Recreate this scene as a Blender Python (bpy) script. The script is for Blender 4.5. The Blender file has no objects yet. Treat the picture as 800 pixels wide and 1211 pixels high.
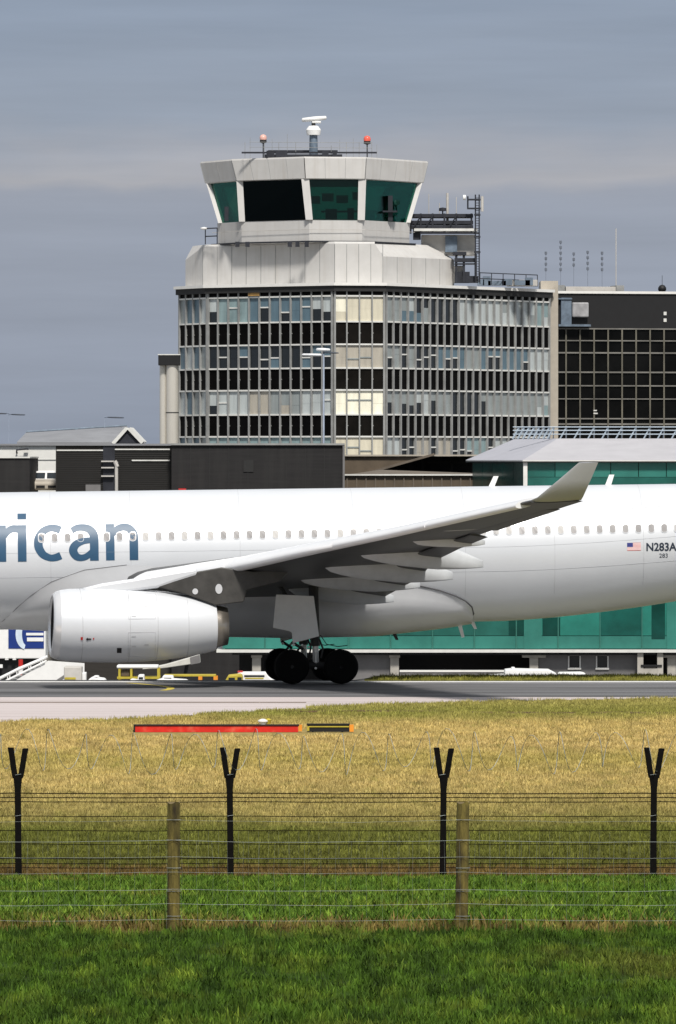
import bpy, bmesh, math, random
from mathutils import Vector, Matrix
import numpy as np
random.seed(11)
SC = bpy.context.scene
COL = SC.collection
F = 7175.0           # focal length in photo pixels (photo is 800 wide)
CH = 9.3             # camera height above the taxiway
PI = math.pi
APRON = -3.2

def P(px, py, Y):
    return Vector(((px-400)*Y/F, Y, CH-(py-540)*Y/F))
def X(px, Y): return (px-400)*Y/F
def Z(py, Y): return CH-(py-540)*Y/F

# ------------------------------------------------------------------ materials
def mat(name, col, rough=.6, metal=0., var=.12, scale=2., spec=.4, bump=0., bscale=20., coat=0., stretch=(1,1,1), stain=None):
    m = bpy.data.materials.new(name); m.use_nodes = True
    nt = m.node_tree; b = nt.nodes['Principled BSDF']
    b.inputs['Roughness'].default_value = rough
    b.inputs['Metallic'].default_value = metal
    b.inputs['Specular IOR Level'].default_value = spec
    b.inputs['Coat Weight'].default_value = coat
    b.inputs['Coat Roughness'].default_value = .08
    tc = nt.nodes.new('ShaderNodeTexCoord'); mp = nt.nodes.new('ShaderNodeMapping')
    mp.inputs['Scale'].default_value = stretch
    nt.links.new(tc.outputs['Object'], mp.inputs[0])
    no = nt.nodes.new('ShaderNodeTexNoise'); no.inputs['Scale'].default_value = scale; no.inputs['Detail'].default_value = 6; no.inputs['Roughness'].default_value=.6
    nt.links.new(mp.outputs[0], no.inputs['Vector'])
    cr = nt.nodes.new('ShaderNodeValToRGB')
    lo = [max(0, c*(1-var)) for c in col]; hi = [min(1, c*(1+var)) for c in col]
    cr.color_ramp.elements[0].position = .3; cr.color_ramp.elements[1].position = .7
    cr.color_ramp.elements[0].color = (*lo, 1); cr.color_ramp.elements[1].color = (*hi, 1)
    nt.links.new(no.outputs['Fac'], cr.inputs[0])
    out = cr.outputs[0]
    if stain:
        n2 = nt.nodes.new('ShaderNodeTexNoise'); n2.inputs['Scale'].default_value = stain[1]; n2.inputs['Detail'].default_value = 8
        m2 = nt.nodes.new('ShaderNodeMapping'); m2.inputs['Scale'].default_value = stain[3]
        nt.links.new(tc.outputs['Object'], m2.inputs[0]); nt.links.new(m2.outputs[0], n2.inputs['Vector'])
        r2 = nt.nodes.new('ShaderNodeValToRGB'); r2.color_ramp.elements[0].position = .5; r2.color_ramp.elements[1].position = .75
        r2.color_ramp.elements[0].color = (0,0,0,1); r2.color_ramp.elements[1].color = (stain[2],)*3+(1,)
        nt.links.new(n2.outputs['Fac'], r2.inputs[0])
        mx = nt.nodes.new('ShaderNodeMixRGB'); mx.inputs[2].default_value = (*stain[0], 1)
        nt.links.new(r2.outputs[0], mx.inputs[0]); nt.links.new(out, mx.inputs[1]); out = mx.outputs[0]
    nt.links.new(out, b.inputs['Base Color'])
    if bump:
        n3 = nt.nodes.new('ShaderNodeTexNoise'); n3.inputs['Scale'].default_value = bscale; n3.inputs['Detail'].default_value = 5
        nt.links.new(mp.outputs[0], n3.inputs['Vector'])
        bp = nt.nodes.new('ShaderNodeBump'); bp.inputs['Strength'].default_value = bump; bp.inputs['Distance'].default_value = .02
        nt.links.new(n3.outputs['Fac'], bp.inputs['Height']); nt.links.new(bp.outputs[0], b.inputs['Normal'])
    return m

def glass(name, tint, rough=.03, refl=.35):
    m = bpy.data.materials.new(name); m.use_nodes = True; nt = m.node_tree
    nt.nodes.remove(nt.nodes['Principled BSDF']); o = nt.nodes['Material Output']
    t = nt.nodes.new('ShaderNodeBsdfTransparent'); t.inputs[0].default_value = (*tint, 1)
    g = nt.nodes.new('ShaderNodeBsdfGlossy'); g.inputs['Roughness'].default_value = rough; g.inputs[0].default_value=(.7,.9,.85,1)
    fr = nt.nodes.new('ShaderNodeFresnel'); fr.inputs[0].default_value = 1.5
    ml = nt.nodes.new('ShaderNodeMath'); ml.operation = 'MULTIPLY'; ml.inputs[1].default_value = refl*2
    mx = nt.nodes.new('ShaderNodeMixShader')
    nt.links.new(fr.outputs[0], ml.inputs[0]); nt.links.new(ml.outputs[0], mx.inputs[0])
    nt.links.new(t.outputs[0], mx.inputs[1]); nt.links.new(g.outputs[0], mx.inputs[2]); nt.links.new(mx.outputs[0], o.inputs[0])
    return m

M = {}
def defmats():
    d = M
    d['paint'] = mat('aircraft_white_paint', (.655,.675,.705), .36, metal=.12, var=.02, scale=.6, coat=.12, spec=.4)
    d['silver'] = mat('aircraft_silver_grey', (.55,.56,.58), .35, var=.04, scale=1., coat=.15)
    d['wingshaded'] = mat('wing_paint_shaded', (.065,.067,.07), .45, var=.10, scale=1.5)  # grey wing paint darkened: the underside's shade is in the colour
    d['slat'] = mat('slat_bare_metal', (.80,.81,.83), .3, var=.03, scale=1.5, coat=.2)
    d['winglet'] = mat('winglet_grey_paint', (.45,.47,.51), .45, var=.03)
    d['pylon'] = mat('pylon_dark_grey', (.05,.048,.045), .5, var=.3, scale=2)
    d['fairing'] = mat('flap_fairing_grey', (.52,.54,.56), .4, var=.08)
    d['line'] = mat('panel_line', (.09,.09,.10), .7)
    d['faint'] = mat('panel_line_faint', (.48,.49,.51), .6)
    d['blue'] = mat('lettering_blue', (.028,.085,.16), .4, var=.08, scale=1)
    d['navy'] = mat('registration_navy', (.02,.03,.05), .5)
    d['pane'] = mat('cabin_pane', (.33,.32,.32), .2, var=.2, scale=1)
    d['shade'] = mat('cabin_shade', (.42,.41,.40), .4, var=.1, scale=1)
    d['red'] = mat('red_paint', (.50,.02,.015), .5)
    d['white'] = mat('white_paint', (.80,.80,.79), .5, var=.05)
    d['tyre'] = mat('tyre_rubber', (.0035,.0035,.0035), .9, var=.2, spec=.15)
    d['hub'] = mat('wheel_hub_metal', (.010,.010,.011), .7, .1, spec=.15)
    d['steel'] = mat('gear_steel', (.55,.55,.53), .35, .6)
    d['geardark'] = mat('gear_dark', (.03,.03,.03), .6)
    d['core'] = mat('exhaust_metal', (.42,.38,.33), .3, .8)
    d['black'] = mat('black_paint', (.008,.008,.009), .6)
    d['inlet'] = mat('inlet_dark', (.02,.02,.022), .6)
    d['lip'] = mat('polished_lip', (.82,.82,.83), .22, .5, var=.02)
    # buildings
    d['clad'] = mat('tower_white_cladding', (.53,.52,.505), .65, var=.06, scale=.8, stain=((.36,.32,.27),.9,.28,(3,3,.25)))
    d['mull'] = mat('mullion_grey', (.275,.28,.275), .55, var=.18, scale=1.2)
    d['trim'] = mat('pale_trim', (.66,.66,.63), .55, var=.1)
    d['spand'] = mat('spandrel_black', (.0025,.0022,.0022), .5, var=.5, scale=.6, spec=.06)
    d['spandb'] = mat('spandrel_brown', (.007,.006,.005), .45, var=.5, scale=.8, spec=.08)
    d['corn'] = mat('cornice_white', (.74,.73,.70), .5, var=.06)
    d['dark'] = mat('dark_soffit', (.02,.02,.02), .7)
    d['concrete'] = mat('concrete', (.40,.38,.34), .85, var=.15, scale=1.5, bump=.3)
    d['wallgrey'] = mat('grey_render', (.17,.165,.165), .85, var=.12, scale=1.5)
    pal = {'b_pale':(.46,.50,.50),'b_grey':(.27,.30,.30),'b_teal':(.24,.33,.34),'b_blue':(.10,.16,.20),'b_dark':(.012,.016,.02),'b_cream':(.62,.58,.46),'b_glint':(.88,.85,.70),'b_beige':(.42,.39,.33)}  # brightest tone is sun glint painted as a pane colour
    for k,c in pal.items(): d[k] = mat('blind_'+k[2:], c, .25, var=.14, scale=1.1, coat=.3, spec=.4, stretch=(2,2,.4))
    d['dglass'] = mat('dark_curtain_glass', (.004,.004,.004), .2, var=.6, scale=.4, spec=.12)
    d['dmull'] = mat('dark_building_mullion', (.115,.108,.085), .5, var=.5, scale=.5)
    d['teal'] = mat('teal_glass', (.016,.105,.086), .15, var=.35, scale=.45, spec=.5)
    d['tealpale'] = mat('teal_glass_pale', (.036,.185,.152), .16, var=.22, scale=.4, spec=.5)
    d['tealshade'] = mat('teal_glass_shade', (.004,.05,.042), .1, var=.4, scale=.4, spec=.4)
    d['roof'] = mat('standing_seam_grey_roof', (.46,.45,.47), .5, var=.06, scale=.7)
    d['roofb'] = mat('hip_end_grey_roof', (.40,.40,.44), .5, var=.06, scale=.7)
    d['charcoal'] = mat('charcoal_cladding', (.013,.012,.0125), .7, var=.3, scale=1.2, stretch=(.3,1,6), stain=((.026,.025,.024),1.,.6,(1.6,1,.2)))
    d['charbrown'] = mat('brown_black_louvre', (.024,.021,.018), .7, var=.3, scale=1.2, stretch=(.3,1,8))
    d['brown'] = mat('brown_metal_cladding', (.105,.08,.055), .6, var=.2, scale=1)
    d['brown2'] = mat('brown_flat_roof', (.14,.115,.09), .8, var=.2, scale=1)
    d['wbuild'] = mat('white_rendered_wall', (.72,.72,.69), .7, var=.05)
    d['beige'] = mat('beige_paint', (.42,.38,.32), .5, var=.08)
    d['roofgrey'] = mat('grey_sheet_roof', (.23,.235,.25), .6, var=.12, scale=.6)
    d['chim'] = mat('chimney_steel', (.62,.59,.53), .35, .35, var=.12, scale=.6, stretch=(1,1,.2))
    d['equip'] = mat('equipment_dark', (.02,.022,.03), .6, var=.3)
    d['equipblue'] = mat('equipment_blue_grey', (.13,.17,.22), .6, var=.3)
    d['equipgrey'] = mat('equipment_pale', (.50,.48,.45), .65, var=.1)
    d['antgrey'] = mat('antenna_grey', (.16,.18,.22), .6)
    d['lampred'] = mat('red_lamp_glass', (.75,.13,.09), .3)
    d['orange'] = mat('orange_paint', (.75,.28,.03), .5)
    d['yellow'] = mat('yellow_paint', (.46,.37,.04), .6, var=.2)
    d['truckblue'] = mat('blue_panel', (.01,.035,.20), .45)
    d['palebl'] = mat('pale_blue_emblem', (.62,.72,.82), .5)
    d['winframe'] = mat('window_frame_white', (.74,.73,.70), .5)
    d['carglass'] = mat('car_glass', (.015,.02,.025), .1)
    # fences
    d['fencepost'] = mat('fence_post_dark', (.005,.0045,.004), .9, var=.4, scale=14, spec=.1)
    d['wire'] = mat('rusty_wire', (.008,.005,.004), .9, var=.4, scale=6, spec=.1)
    d['galv'] = mat('galvanised_wire', (.30,.33,.32), .6, .2, var=.3, scale=5)
    d['wood'] = mat('weathered_green_wood', (.165,.13,.030), .9, var=.65, scale=4, bump=.7, bscale=30, stretch=(3,3,.35), stain=((.018,.012,.006),2.2,1.,(3,3,1.1)))
    d['woodtop'] = mat('wood_end_grain', (.17,.13,.06), .9, var=.3, scale=12)
    d['signback'] = mat('red_sign_board', (.62,.022,.012), .55, var=.18, scale=2, stain=((.75,.2,.12),3,.5,(1,1,1)))
defmats()

# ------------------------------------------------------------------ mesh helper
class MB:
    def __init__(s): s.v=[]; s.f=[]; s.m=[]
    def add(s, vs, fs, mi=0):
        o=len(s.v); s.v += [Vector(v) for v in vs]
        for f in fs: s.f.append([i+o for i in f]); s.m.append(mi)
        return s
    def box(s, x0,x1,y0,y1,z0,z1, mi=0):
        vs=[(x,y,z) for z in (z0,z1) for y in (y0,y1) for x in (x0,x1)]
        return s.add(vs,[(0,2,3,1),(4,5,7,6),(0,1,5,4),(1,3,7,5),(3,2,6,7),(2,0,4,6)],mi)
    def obox(s, o, d, u0,u1, v0,v1, z0,z1, mi=0):
        # box along plan direction d from plan point o; v = outward (towards the viewer's side)
        d=Vector(d[:2]).normalized(); n=Vector((d.y,-d.x))
        vs=[]
        for z in (z0,z1):
            for v in (v1,v0):
                for u in (u0,u1):
                    p=Vector(o[:2])+d*u+n*v; vs.append((p.x,p.y,z))
        return s.add(vs,[(0,2,3,1),(4,5,7,6),(0,1,5,4),(1,3,7,5),(3,2,6,7),(2,0,4,6)],mi)
    def prism(s, poly, z0, z1, mi=0, mtop=None):
        n=len(poly)
        s.add([(p[0],p[1],z0) for p in poly]+[(p[0],p[1],z1) for p in poly],
              [(i,(i+1)%n,(i+1)%n+n,i+n) for i in range(n)]+[tuple(range(n-1,-1,-1))],mi)
        s.f.append([len(s.v)-n+i for i in range(n)]); s.m.append(mi if mtop is None else mtop)
        return s
    def slab(s, pts, off, mi=0):
        # polygon in 3-D extruded by a vector
        n=len(pts); pts=[Vector(p) for p in pts]; off=Vector(off)
        return s.add(pts+[p+off for p in pts],[(i,(i+1)%n,(i+1)%n+n,i+n) for i in range(n)]+[tuple(range(n-1,-1,-1)),tuple(range(n,2*n))],mi)
    def rings(s, rs, mi=0, cap=True, closed=True):
        n=len(rs[0]); o=len(s.v)
        for r in rs: s.v += [Vector(p) for p in r]
        for k in range(len(rs)-1):
            for i in range(n if closed else n-1):
                j=(i+1)%n
                s.f.append([o+k*n+i,o+k*n+j,o+(k+1)*n+j,o+(k+1)*n+i]); s.m.append(mi)
        if cap:
            s.f.append([o+i for i in range(n-1,-1,-1)]); s.m.append(mi)
            s.f.append([o+(len(rs)-1)*n+i for i in range(n)]); s.m.append(mi)
        return s
    def tube(s, pts, r, n=8, mi=0, cap=True):
        pts=[Vector(p) for p in pts]; rs=[]
        rr = r if isinstance(r,(list,tuple)) else [r]*len(pts)
        for k,p in enumerate(pts):
            t=(pts[min(k+1,len(pts)-1)]-pts[max(k-1,0)]).normalized()
            a=Vector((0,0,1)) if abs(t.z)<.9 else Vector((1,0,0))
            u=t.cross(a).normalized(); w=t.cross(u)
            rs.append([p+u*rr[k]*math.cos(2*PI*i/n)+w*rr[k]*math.sin(2*PI*i/n) for i in range(n)])
        return s.rings(rs,mi,cap)
    def lathe(s, c, prof, axis='z', n=32, mi=0, cap=True):
        rs=[]
        c=Vector(c)
        for (r,h) in prof:
            ring=[]
            for i in range(n):
                a=2*PI*i/n; ca,sa=r*math.cos(a),r*math.sin(a)
                ring.append(c+(Vector((ca,sa,h)) if axis=='z' else Vector((h,ca,sa)) if axis=='x' else Vector((ca,h,sa))))
            rs.append(ring)
        return s.rings(rs,mi,cap)
    def build(s, name, mats, parent=None, org=None, smooth=False, bevel=0., auto=None):
        me=bpy.data.meshes.new(name)
        o0=Vector(org) if org is not None else Vector((0,0,0))
        me.from_pydata([tuple(v-o0) for v in s.v],[],s.f)
        if not isinstance(mats,(list,tuple)): mats=[mats]
        for m in mats: me.materials.append(M[m] if isinstance(m,str) else m)
        me.polygons.foreach_set('material_index',s.m)
        bm=bmesh.new(); bm.from_mesh(me); bmesh.ops.recalc_face_normals(bm,faces=bm.faces); bm.to_mesh(me); bm.free()
        if smooth:
            me.polygons.foreach_set('use_smooth',[True]*len(me.polygons))
            if auto:
                me.set_sharp_from_angle(angle=math.radians(auto))
        me.update()
        ob=bpy.data.objects.new(name,me); COL.objects.link(ob)
        if parent is not None: ob.parent=parent
        elif org is not None: ob.location=o0
        if bevel:
            b=ob.modifiers.new('bevel','BEVEL'); b.width=bevel; b.segments=2; b.limit_method='ANGLE'
        return ob
def tag(o,label=None,cat=None,group=None,kind=None):
    if label: o['label']=label
    if cat: o['category']=cat
    if group: o['group']=group
    if kind: o['kind']=kind
    return o
def thing(name,loc,label,cat,group=None,rz=0.):
    e=bpy.data.objects.new(name,None); COL.objects.link(e); e.location=loc; e.rotation_euler=(0,0,rz); e.empty_display_size=.5
    return tag(e,label,cat,group)

# ------------------------------------------------------------------ world, sun, camera
SUN_EL, SUN_AZ = math.radians(52), math.radians(12)    # azimuth: from behind the camera, a little to its right
def world():
    w=bpy.data.worlds.new('World'); SC.world=w; w.use_nodes=True; nt=w.node_tree
    bg=nt.nodes['Background']; out=nt.nodes['World Output']
    sky=nt.nodes.new('ShaderNodeTexSky'); sky.sky_type='NISHITA'; sky.sun_disc=False
    sky.sun_elevation=SUN_EL; sky.sun_rotation=PI-SUN_AZ; sky.dust_density=2.
    bg.inputs['Strength'].default_value=.06
    nt.links.new(sky.outputs[0],bg.inputs[0])
    tc=nt.nodes.new('ShaderNodeTexCoord'); sp=nt.nodes.new('ShaderNodeSeparateXYZ'); nt.links.new(tc.outputs['Generated'],sp.inputs[0])
    # cloud deck: brightness follows height, broken into long soft layers
    mp=nt.nodes.new('ShaderNodeMapping'); mp.inputs['Scale'].default_value=(14,14,190)
    nt.links.new(tc.outputs['Generated'],mp.inputs[0])
    no=nt.nodes.new('ShaderNodeTexNoise'); no.inputs['Scale'].default_value=1.; no.inputs['Detail'].default_value=5; no.inputs['Roughness'].default_value=.55
    nt.links.new(mp.outputs[0],no.inputs['Vector'])
    mp2=nt.nodes.new('ShaderNodeMapping'); mp2.inputs['Scale'].default_value=(30,30,90); mp2.inputs['Location'].default_value=(3,1,2)
    nt.links.new(tc.outputs['Generated'],mp2.inputs[0])
    n2=nt.nodes.new('ShaderNodeTexNoise'); n2.inputs['Scale'].default_value=1.; n2.inputs['Detail'].default_value=6
    nt.links.new(mp2.outputs[0],n2.inputs['Vector'])
    # wobble the height a little
    ma=nt.nodes.new('ShaderNodeMath'); ma.operation='MULTIPLY_ADD'; ma.inputs[1].default_value=.017; nt.links.new(n2.outputs['Fac'],ma.inputs[0]); nt.links.new(sp.outputs['Z'],ma.inputs[2])
    sub=nt.nodes.new('ShaderNodeMath'); sub.operation='SUBTRACT'; sub.inputs[1].default_value=.0085; nt.links.new(ma.outputs[0],sub.inputs[0])
    sq=nt.nodes.new('ShaderNodeMath'); sq.operation='POWER'; sq.inputs[1].default_value=.5; sq.use_clamp=True
    mx0=nt.nodes.new('ShaderNodeMath'); mx0.operation='MAXIMUM'; mx0.inputs[1].default_value=0.; nt.links.new(sub.outputs[0],mx0.inputs[0])
    nt.links.new(mx0.outputs[0],sq.inputs[0])
    cr=nt.nodes.new('ShaderNodeValToRGB'); nt.links.new(sq.outputs[0],cr.inputs[0])
    stops=[(0,(.28,.322,.405)),(.036,(.31,.345,.42)),(.0425,(.32,.35,.42)),(.0465,(.41,.415,.45)),(.051,(.355,.38,.44)),(.056,(.305,.35,.43)),(.075,(.275,.33,.425)),(.2,(.36,.40,.46)),(.6,(.46,.49,.53)),(1.,(.50,.52,.55))]
    stops=sorted(stops,key=lambda s:s[0])
    el=cr.color_ramp.elements
    while len(el)>1: el.remove(el[-1])
    el[0].position=0; el[0].color=(*stops[0][1],1)
    for z,c in stops[1:]:
        e=el.new(math.sqrt(z)); e.color=(*c,1)
    rm=nt.nodes.new('ShaderNodeMapRange'); rm.inputs[1].default_value=.3; rm.inputs[2].default_value=.7; rm.inputs[3].default_value=.92; rm.inputs[4].default_value=1.05
    nt.links.new(no.outputs['Fac'],rm.inputs[0])
    mul=nt.nodes.new('ShaderNodeMixRGB'); mul.blend_type='MULTIPLY'; mul.inputs[0].default_value=1
    nt.links.new(cr.outputs[0],mul.inputs[1]); nt.links.new(rm.outputs[0],mul.inputs[2])
    bg2=nt.nodes.new('ShaderNodeBackground'); bg2.inputs['Strength'].default_value=.92; nt.links.new(mul.outputs[0],bg2.inputs[0])
    ms=nt.nodes.new('ShaderNodeMixShader'); ms.inputs[0].default_value=.93
    nt.links.new(bg.outputs[0],ms.inputs[1]); nt.links.new(bg2.outputs[0],ms.inputs[2]); nt.links.new(ms.outputs[0],out.inputs[0])
    l=bpy.data.lights.new('sun','SUN'); l.energy=3.7; l.angle=math.radians(8); l.color=(1,.95,.88)
    o=bpy.data.objects.new('sun',l); COL.objects.link(o); o.location=(0,0,60)
    d=Vector((math.sin(SUN_AZ)*math.cos(SUN_EL),-math.cos(SUN_AZ)*math.cos(SUN_EL),math.sin(SUN_EL)))
    o.rotation_euler=d.to_track_quat('Z','Y').to_euler()
    c=bpy.data.cameras.new('camera'); co=bpy.data.objects.new('camera',c); COL.objects.link(co); SC.camera=co
    co.location=(0,0,CH); co.rotation_euler=(PI/2,0,0)
    c.sensor_fit='HORIZONTAL'; c.sensor_width=36; c.lens=F/800*36; c.shift_y=-65.5/800
    c.clip_start=1; c.clip_end=20000
    vs=SC.view_settings; vs.view_transform='Standard'; vs.look='None'; vs.exposure=.20; vs.gamma=1; vs.use_curve_mapping=False
world()
exec_order=[]

# ------------------------------------------------------------------ ground
def gz(x,y):
    t=min(1,max(0,(x-.5)/1.2)); c0=251.5+5.5*t
    ks=[(-400,7.6),(0,7.6),(50,4.66),(63,4.37),(133,0.),(c0,0.),(262,-.35),(283,-2.9),(300,APRON),(325,-4.4),(9000,-4.4)]
    for (a,b),(c,d) in zip(ks,ks[1:]):
        if y<=c: return b+(d-b)*(y-a)/(c-a)
    return -4.4
# near edge of the pale concrete shoulder (the grass boundary), in plan
EDGE=[(-260,205.),(-14,211.0),(-8.1,214.5),(-2.3,221.5),(.7,226.5),(6,230.5),(13,233.2),(260,236)]
def edge_y(x):
    for (a,b),(c,d) in zip(EDGE,EDGE[1:]):
        if x<=c: return b+(d-b)*(x-a)/(c-a)
    return EDGE[-1][1]

def nodes_math(nt,op,a,b=None,clamp=False):
    n=nt.nodes.new('ShaderNodeMath'); n.operation=op; n.use_clamp=clamp
    for i,v in enumerate((a,b)):
        if v is None: continue
        if isinstance(v,(int,float)): n.inputs[i].default_value=v
        else: nt.links.new(v,n.inputs[i])
    return n.outputs[0]
def grass_color(nt, dark=1., blade=False):
    """colour of the turf by place: dry straw field beyond the security fence, lush green before it, litter lines at both fences"""
    ge=nt.nodes.new('ShaderNodeNewGeometry'); sp=nt.nodes.new('ShaderNodeSeparateXYZ'); nt.links.new(ge.outputs['Position'],sp.inputs[0])
    mp=nt.nodes.new('ShaderNodeMapping'); mp.inputs['Scale'].default_value=(.22,.10,0); nt.links.new(ge.outputs['Position'],mp.inputs[0])
    n1=nt.nodes.new('ShaderNodeTexNoise'); n1.inputs['Scale'].default_value=1; n1.inputs['Detail'].default_value=5; n1.inputs['Roughness'].default_value=.6; nt.links.new(mp.outputs[0],n1.inputs['Vector'])
    mp2=nt.nodes.new('ShaderNodeMapping'); mp2.inputs['Scale'].default_value=(1.6,.55,0); nt.links.new(ge.outputs['Position'],mp2.inputs[0])
    n2=nt.nodes.new('ShaderNodeTexNoise'); n2.inputs['Scale'].default_value=1; n2.inputs['Detail'].default_value=6; n2.inputs['Roughness'].default_value=.65; nt.links.new(mp2.outputs[0],n2.inputs['Vector'])
    # warped distance
    w=nodes_math(nt,'MULTIPLY_ADD',n1.outputs['Fac'],14.); w.node.inputs[2].default_value=-7.
    yy=nodes_math(nt,'ADD',sp.outputs['Y'],0.)
    ywarp=nodes_math(nt,'ADD',sp.outputs['Y'],w)
    # dry field ramp over 130..260
    t=nodes_math(nt,'DIVIDE',nodes_math(nt,'SUBTRACT',ywarp,125.),135.,True)
    cr=nt.nodes.new('ShaderNodeValToRGB'); nt.links.new(t,cr.inputs[0]); el=cr.color_ramp.elements
    st=[(0,(.10,.105,.018)),(.10,(.115,.12,.022)),(.18,(.14,.15,.028)),(.25,(.34,.28,.095)),(.36,(.50,.385,.145)),(.45,(.42,.34,.105)),(.52,(.54,.41,.16)),(.63,(.50,.385,.14)),(.70,(.27,.26,.06)),(.78,(.37,.325,.10)),(.9,(.25,.235,.05)),(1,(.22,.215,.045))]
    while len(el)>1: el.remove(el[-1])
    el[0].position=0; el[0].color=(*st[0][1],1)
    for p,c in st[1:]:
        e=el.new(p); e.color=(*c,1)
    # green patches in the dry field
    g=nt.nodes.new('ShaderNodeMixRGB'); g.inputs[2].default_value=(.17,.18,.025,1)
    f=nt.nodes.new('ShaderNodeMapRange'); f.inputs[1].default_value=.52; f.inputs[2].default_value=.68; f.inputs[3].default_value=0; f.inputs[4].default_value=.5; nt.links.new(n2.outputs['Fac'],f.inputs[0])
    nt.links.new(f.outputs[0],g.inputs[0]); nt.links.new(cr.outputs[0],g.inputs[1])
    # lush green
    gr=nt.nodes.new('ShaderNodeValToRGB'); nt.links.new(n2.outputs['Fac'],gr.inputs[0]); e=gr.color_ramp.elements
    e[0].position=.33; e[0].color=(.030,.064,.007,1); e[1].position=.66; e[1].color=(.155,.215,.022,1)
    x=e.new(.5); x.color=(.080,.152,.014,1)
    yl=nt.nodes.new('ShaderNodeMixRGB'); yl.inputs[2].default_value=(.27,.21,.045,1)
    f2=nt.nodes.new('ShaderNodeMapRange'); f2.inputs[1].default_value=.56; f2.inputs[2].default_value=.75; f2.inputs[3].default_value=0; f2.inputs[4].default_value=.8; nt.links.new(n1.outputs['Fac'],f2.inputs[0])
    nt.links.new(f2.outputs[0],yl.inputs[0]); nt.links.new(gr.outputs[0],yl.inputs[1])
    # nearest turf is shorter, more olive and worn
    ol=nt.nodes.new('ShaderNodeMixRGB'); ol.blend_type='MULTIPLY'; ol.inputs[2].default_value=(.66,.68,.66,1)
    f5=nt.nodes.new('ShaderNodeMapRange'); f5.inputs[1].default_value=62; f5.inputs[2].default_value=66; f5.inputs[3].default_value=1; f5.inputs[4].default_value=0; nt.links.new(sp.outputs['Y'],f5.inputs[0]); nt.links.new(f5.outputs[0],ol.inputs[0]); nt.links.new(yl.outputs[0],ol.inputs[1]); yl=ol
    # choose
    w3=nodes_math(nt,'MULTIPLY',nodes_math(nt,'SUBTRACT',n2.outputs['Fac'],.5),3.)
    sel=nt.nodes.new('ShaderNodeMapRange'); sel.inputs[1].default_value=131.6; sel.inputs[2].default_value=133.0; nt.links.new(nodes_math(nt,'ADD',sp.outputs['Y'],w3),sel.inputs[0])
    mx=nt.nodes.new('ShaderNodeMixRGB'); nt.links.new(sel.outputs[0],mx.inputs[0]); nt.links.new(yl.outputs[0],mx.inputs[1]); nt.links.new(g.outputs[0],mx.inputs[2])
    # litter bands (dead stalks along the two fences)
    def band(y0,half,soft,prev,col,strength):
        d=nodes_math(nt,'ABSOLUTE',nodes_math(nt,'SUBTRACT',nodes_math(nt,'ADD',sp.outputs['Y'],w3),y0))
        m=nt.nodes.new('ShaderNodeMapRange'); m.inputs[1].default_value=half; m.inputs[2].default_value=half+soft; m.inputs[3].default_value=strength; m.inputs[4].default_value=0; nt.links.new(d,m.inputs[0])
        k=nt.nodes.new('ShaderNodeMixRGB'); nt.links.new(m.outputs[0],k.inputs[0]); nt.links.new(prev,k.inputs[1]); k.inputs[2].default_value=(*col,1)
        return k.outputs[0]
    o=band(134.8,1.6,1.2,mx.outputs[0],(.17,.10,.035),.75)
    o=band(63.6,.25,.5,o,(.20,.14,.045),.85)
    # clumps: patches of a few blades, long in depth because the bank is seen at a grazing angle
    mp3=nt.nodes.new('ShaderNodeMapping'); mp3.inputs['Scale'].default_value=(4.6,.8,0); nt.links.new(ge.outputs['Position'],mp3.inputs[0])
    n3=nt.nodes.new('ShaderNodeTexNoise'); n3.inputs['Scale'].default_value=1; n3.inputs['Detail'].default_value=3; n3.inputs['Roughness'].default_value=.6; nt.links.new(mp3.outputs[0],n3.inputs['Vector'])
    r3=nt.nodes.new('ShaderNodeMapRange'); r3.inputs[1].default_value=.34; r3.inputs[2].default_value=.66; r3.inputs[3].default_value=.55; r3.inputs[4].default_value=1.38; nt.links.new(n3.outputs['Fac'],r3.inputs[0])
    hc=nt.nodes.new('ShaderNodeHueSaturation'); r4=nt.nodes.new('ShaderNodeMix'); r4.data_type='FLOAT'; nt.links.new(nodes_math(nt,'MULTIPLY',nodes_math(nt,'DIVIDE',nodes_math(nt,'SUBTRACT',sp.outputs['Y'],141.),16.,True),.72),r4.inputs[0]); nt.links.new(r3.outputs[0],r4.inputs[2]); r4.inputs[3].default_value=1.; nt.links.new(r4.outputs[0],hc.inputs['Value']); nt.links.new(o,hc.inputs['Color']); o=hc.outputs[0]
    if blade:
        oi=nt.nodes.new('ShaderNodeObjectInfo')
        hv=nt.nodes.new('ShaderNodeHueSaturation')
        r=nt.nodes.new('ShaderNodeMapRange'); r.inputs[3].default_value=.62*dark; r.inputs[4].default_value=1.36*dark; nt.links.new(oi.outputs['Random'],r.inputs[0])
        nt.links.new(r.outputs[0],hv.inputs['Value']); nt.links.new(o,hv.inputs['Color']); o=hv.outputs[0]
    return o
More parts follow.
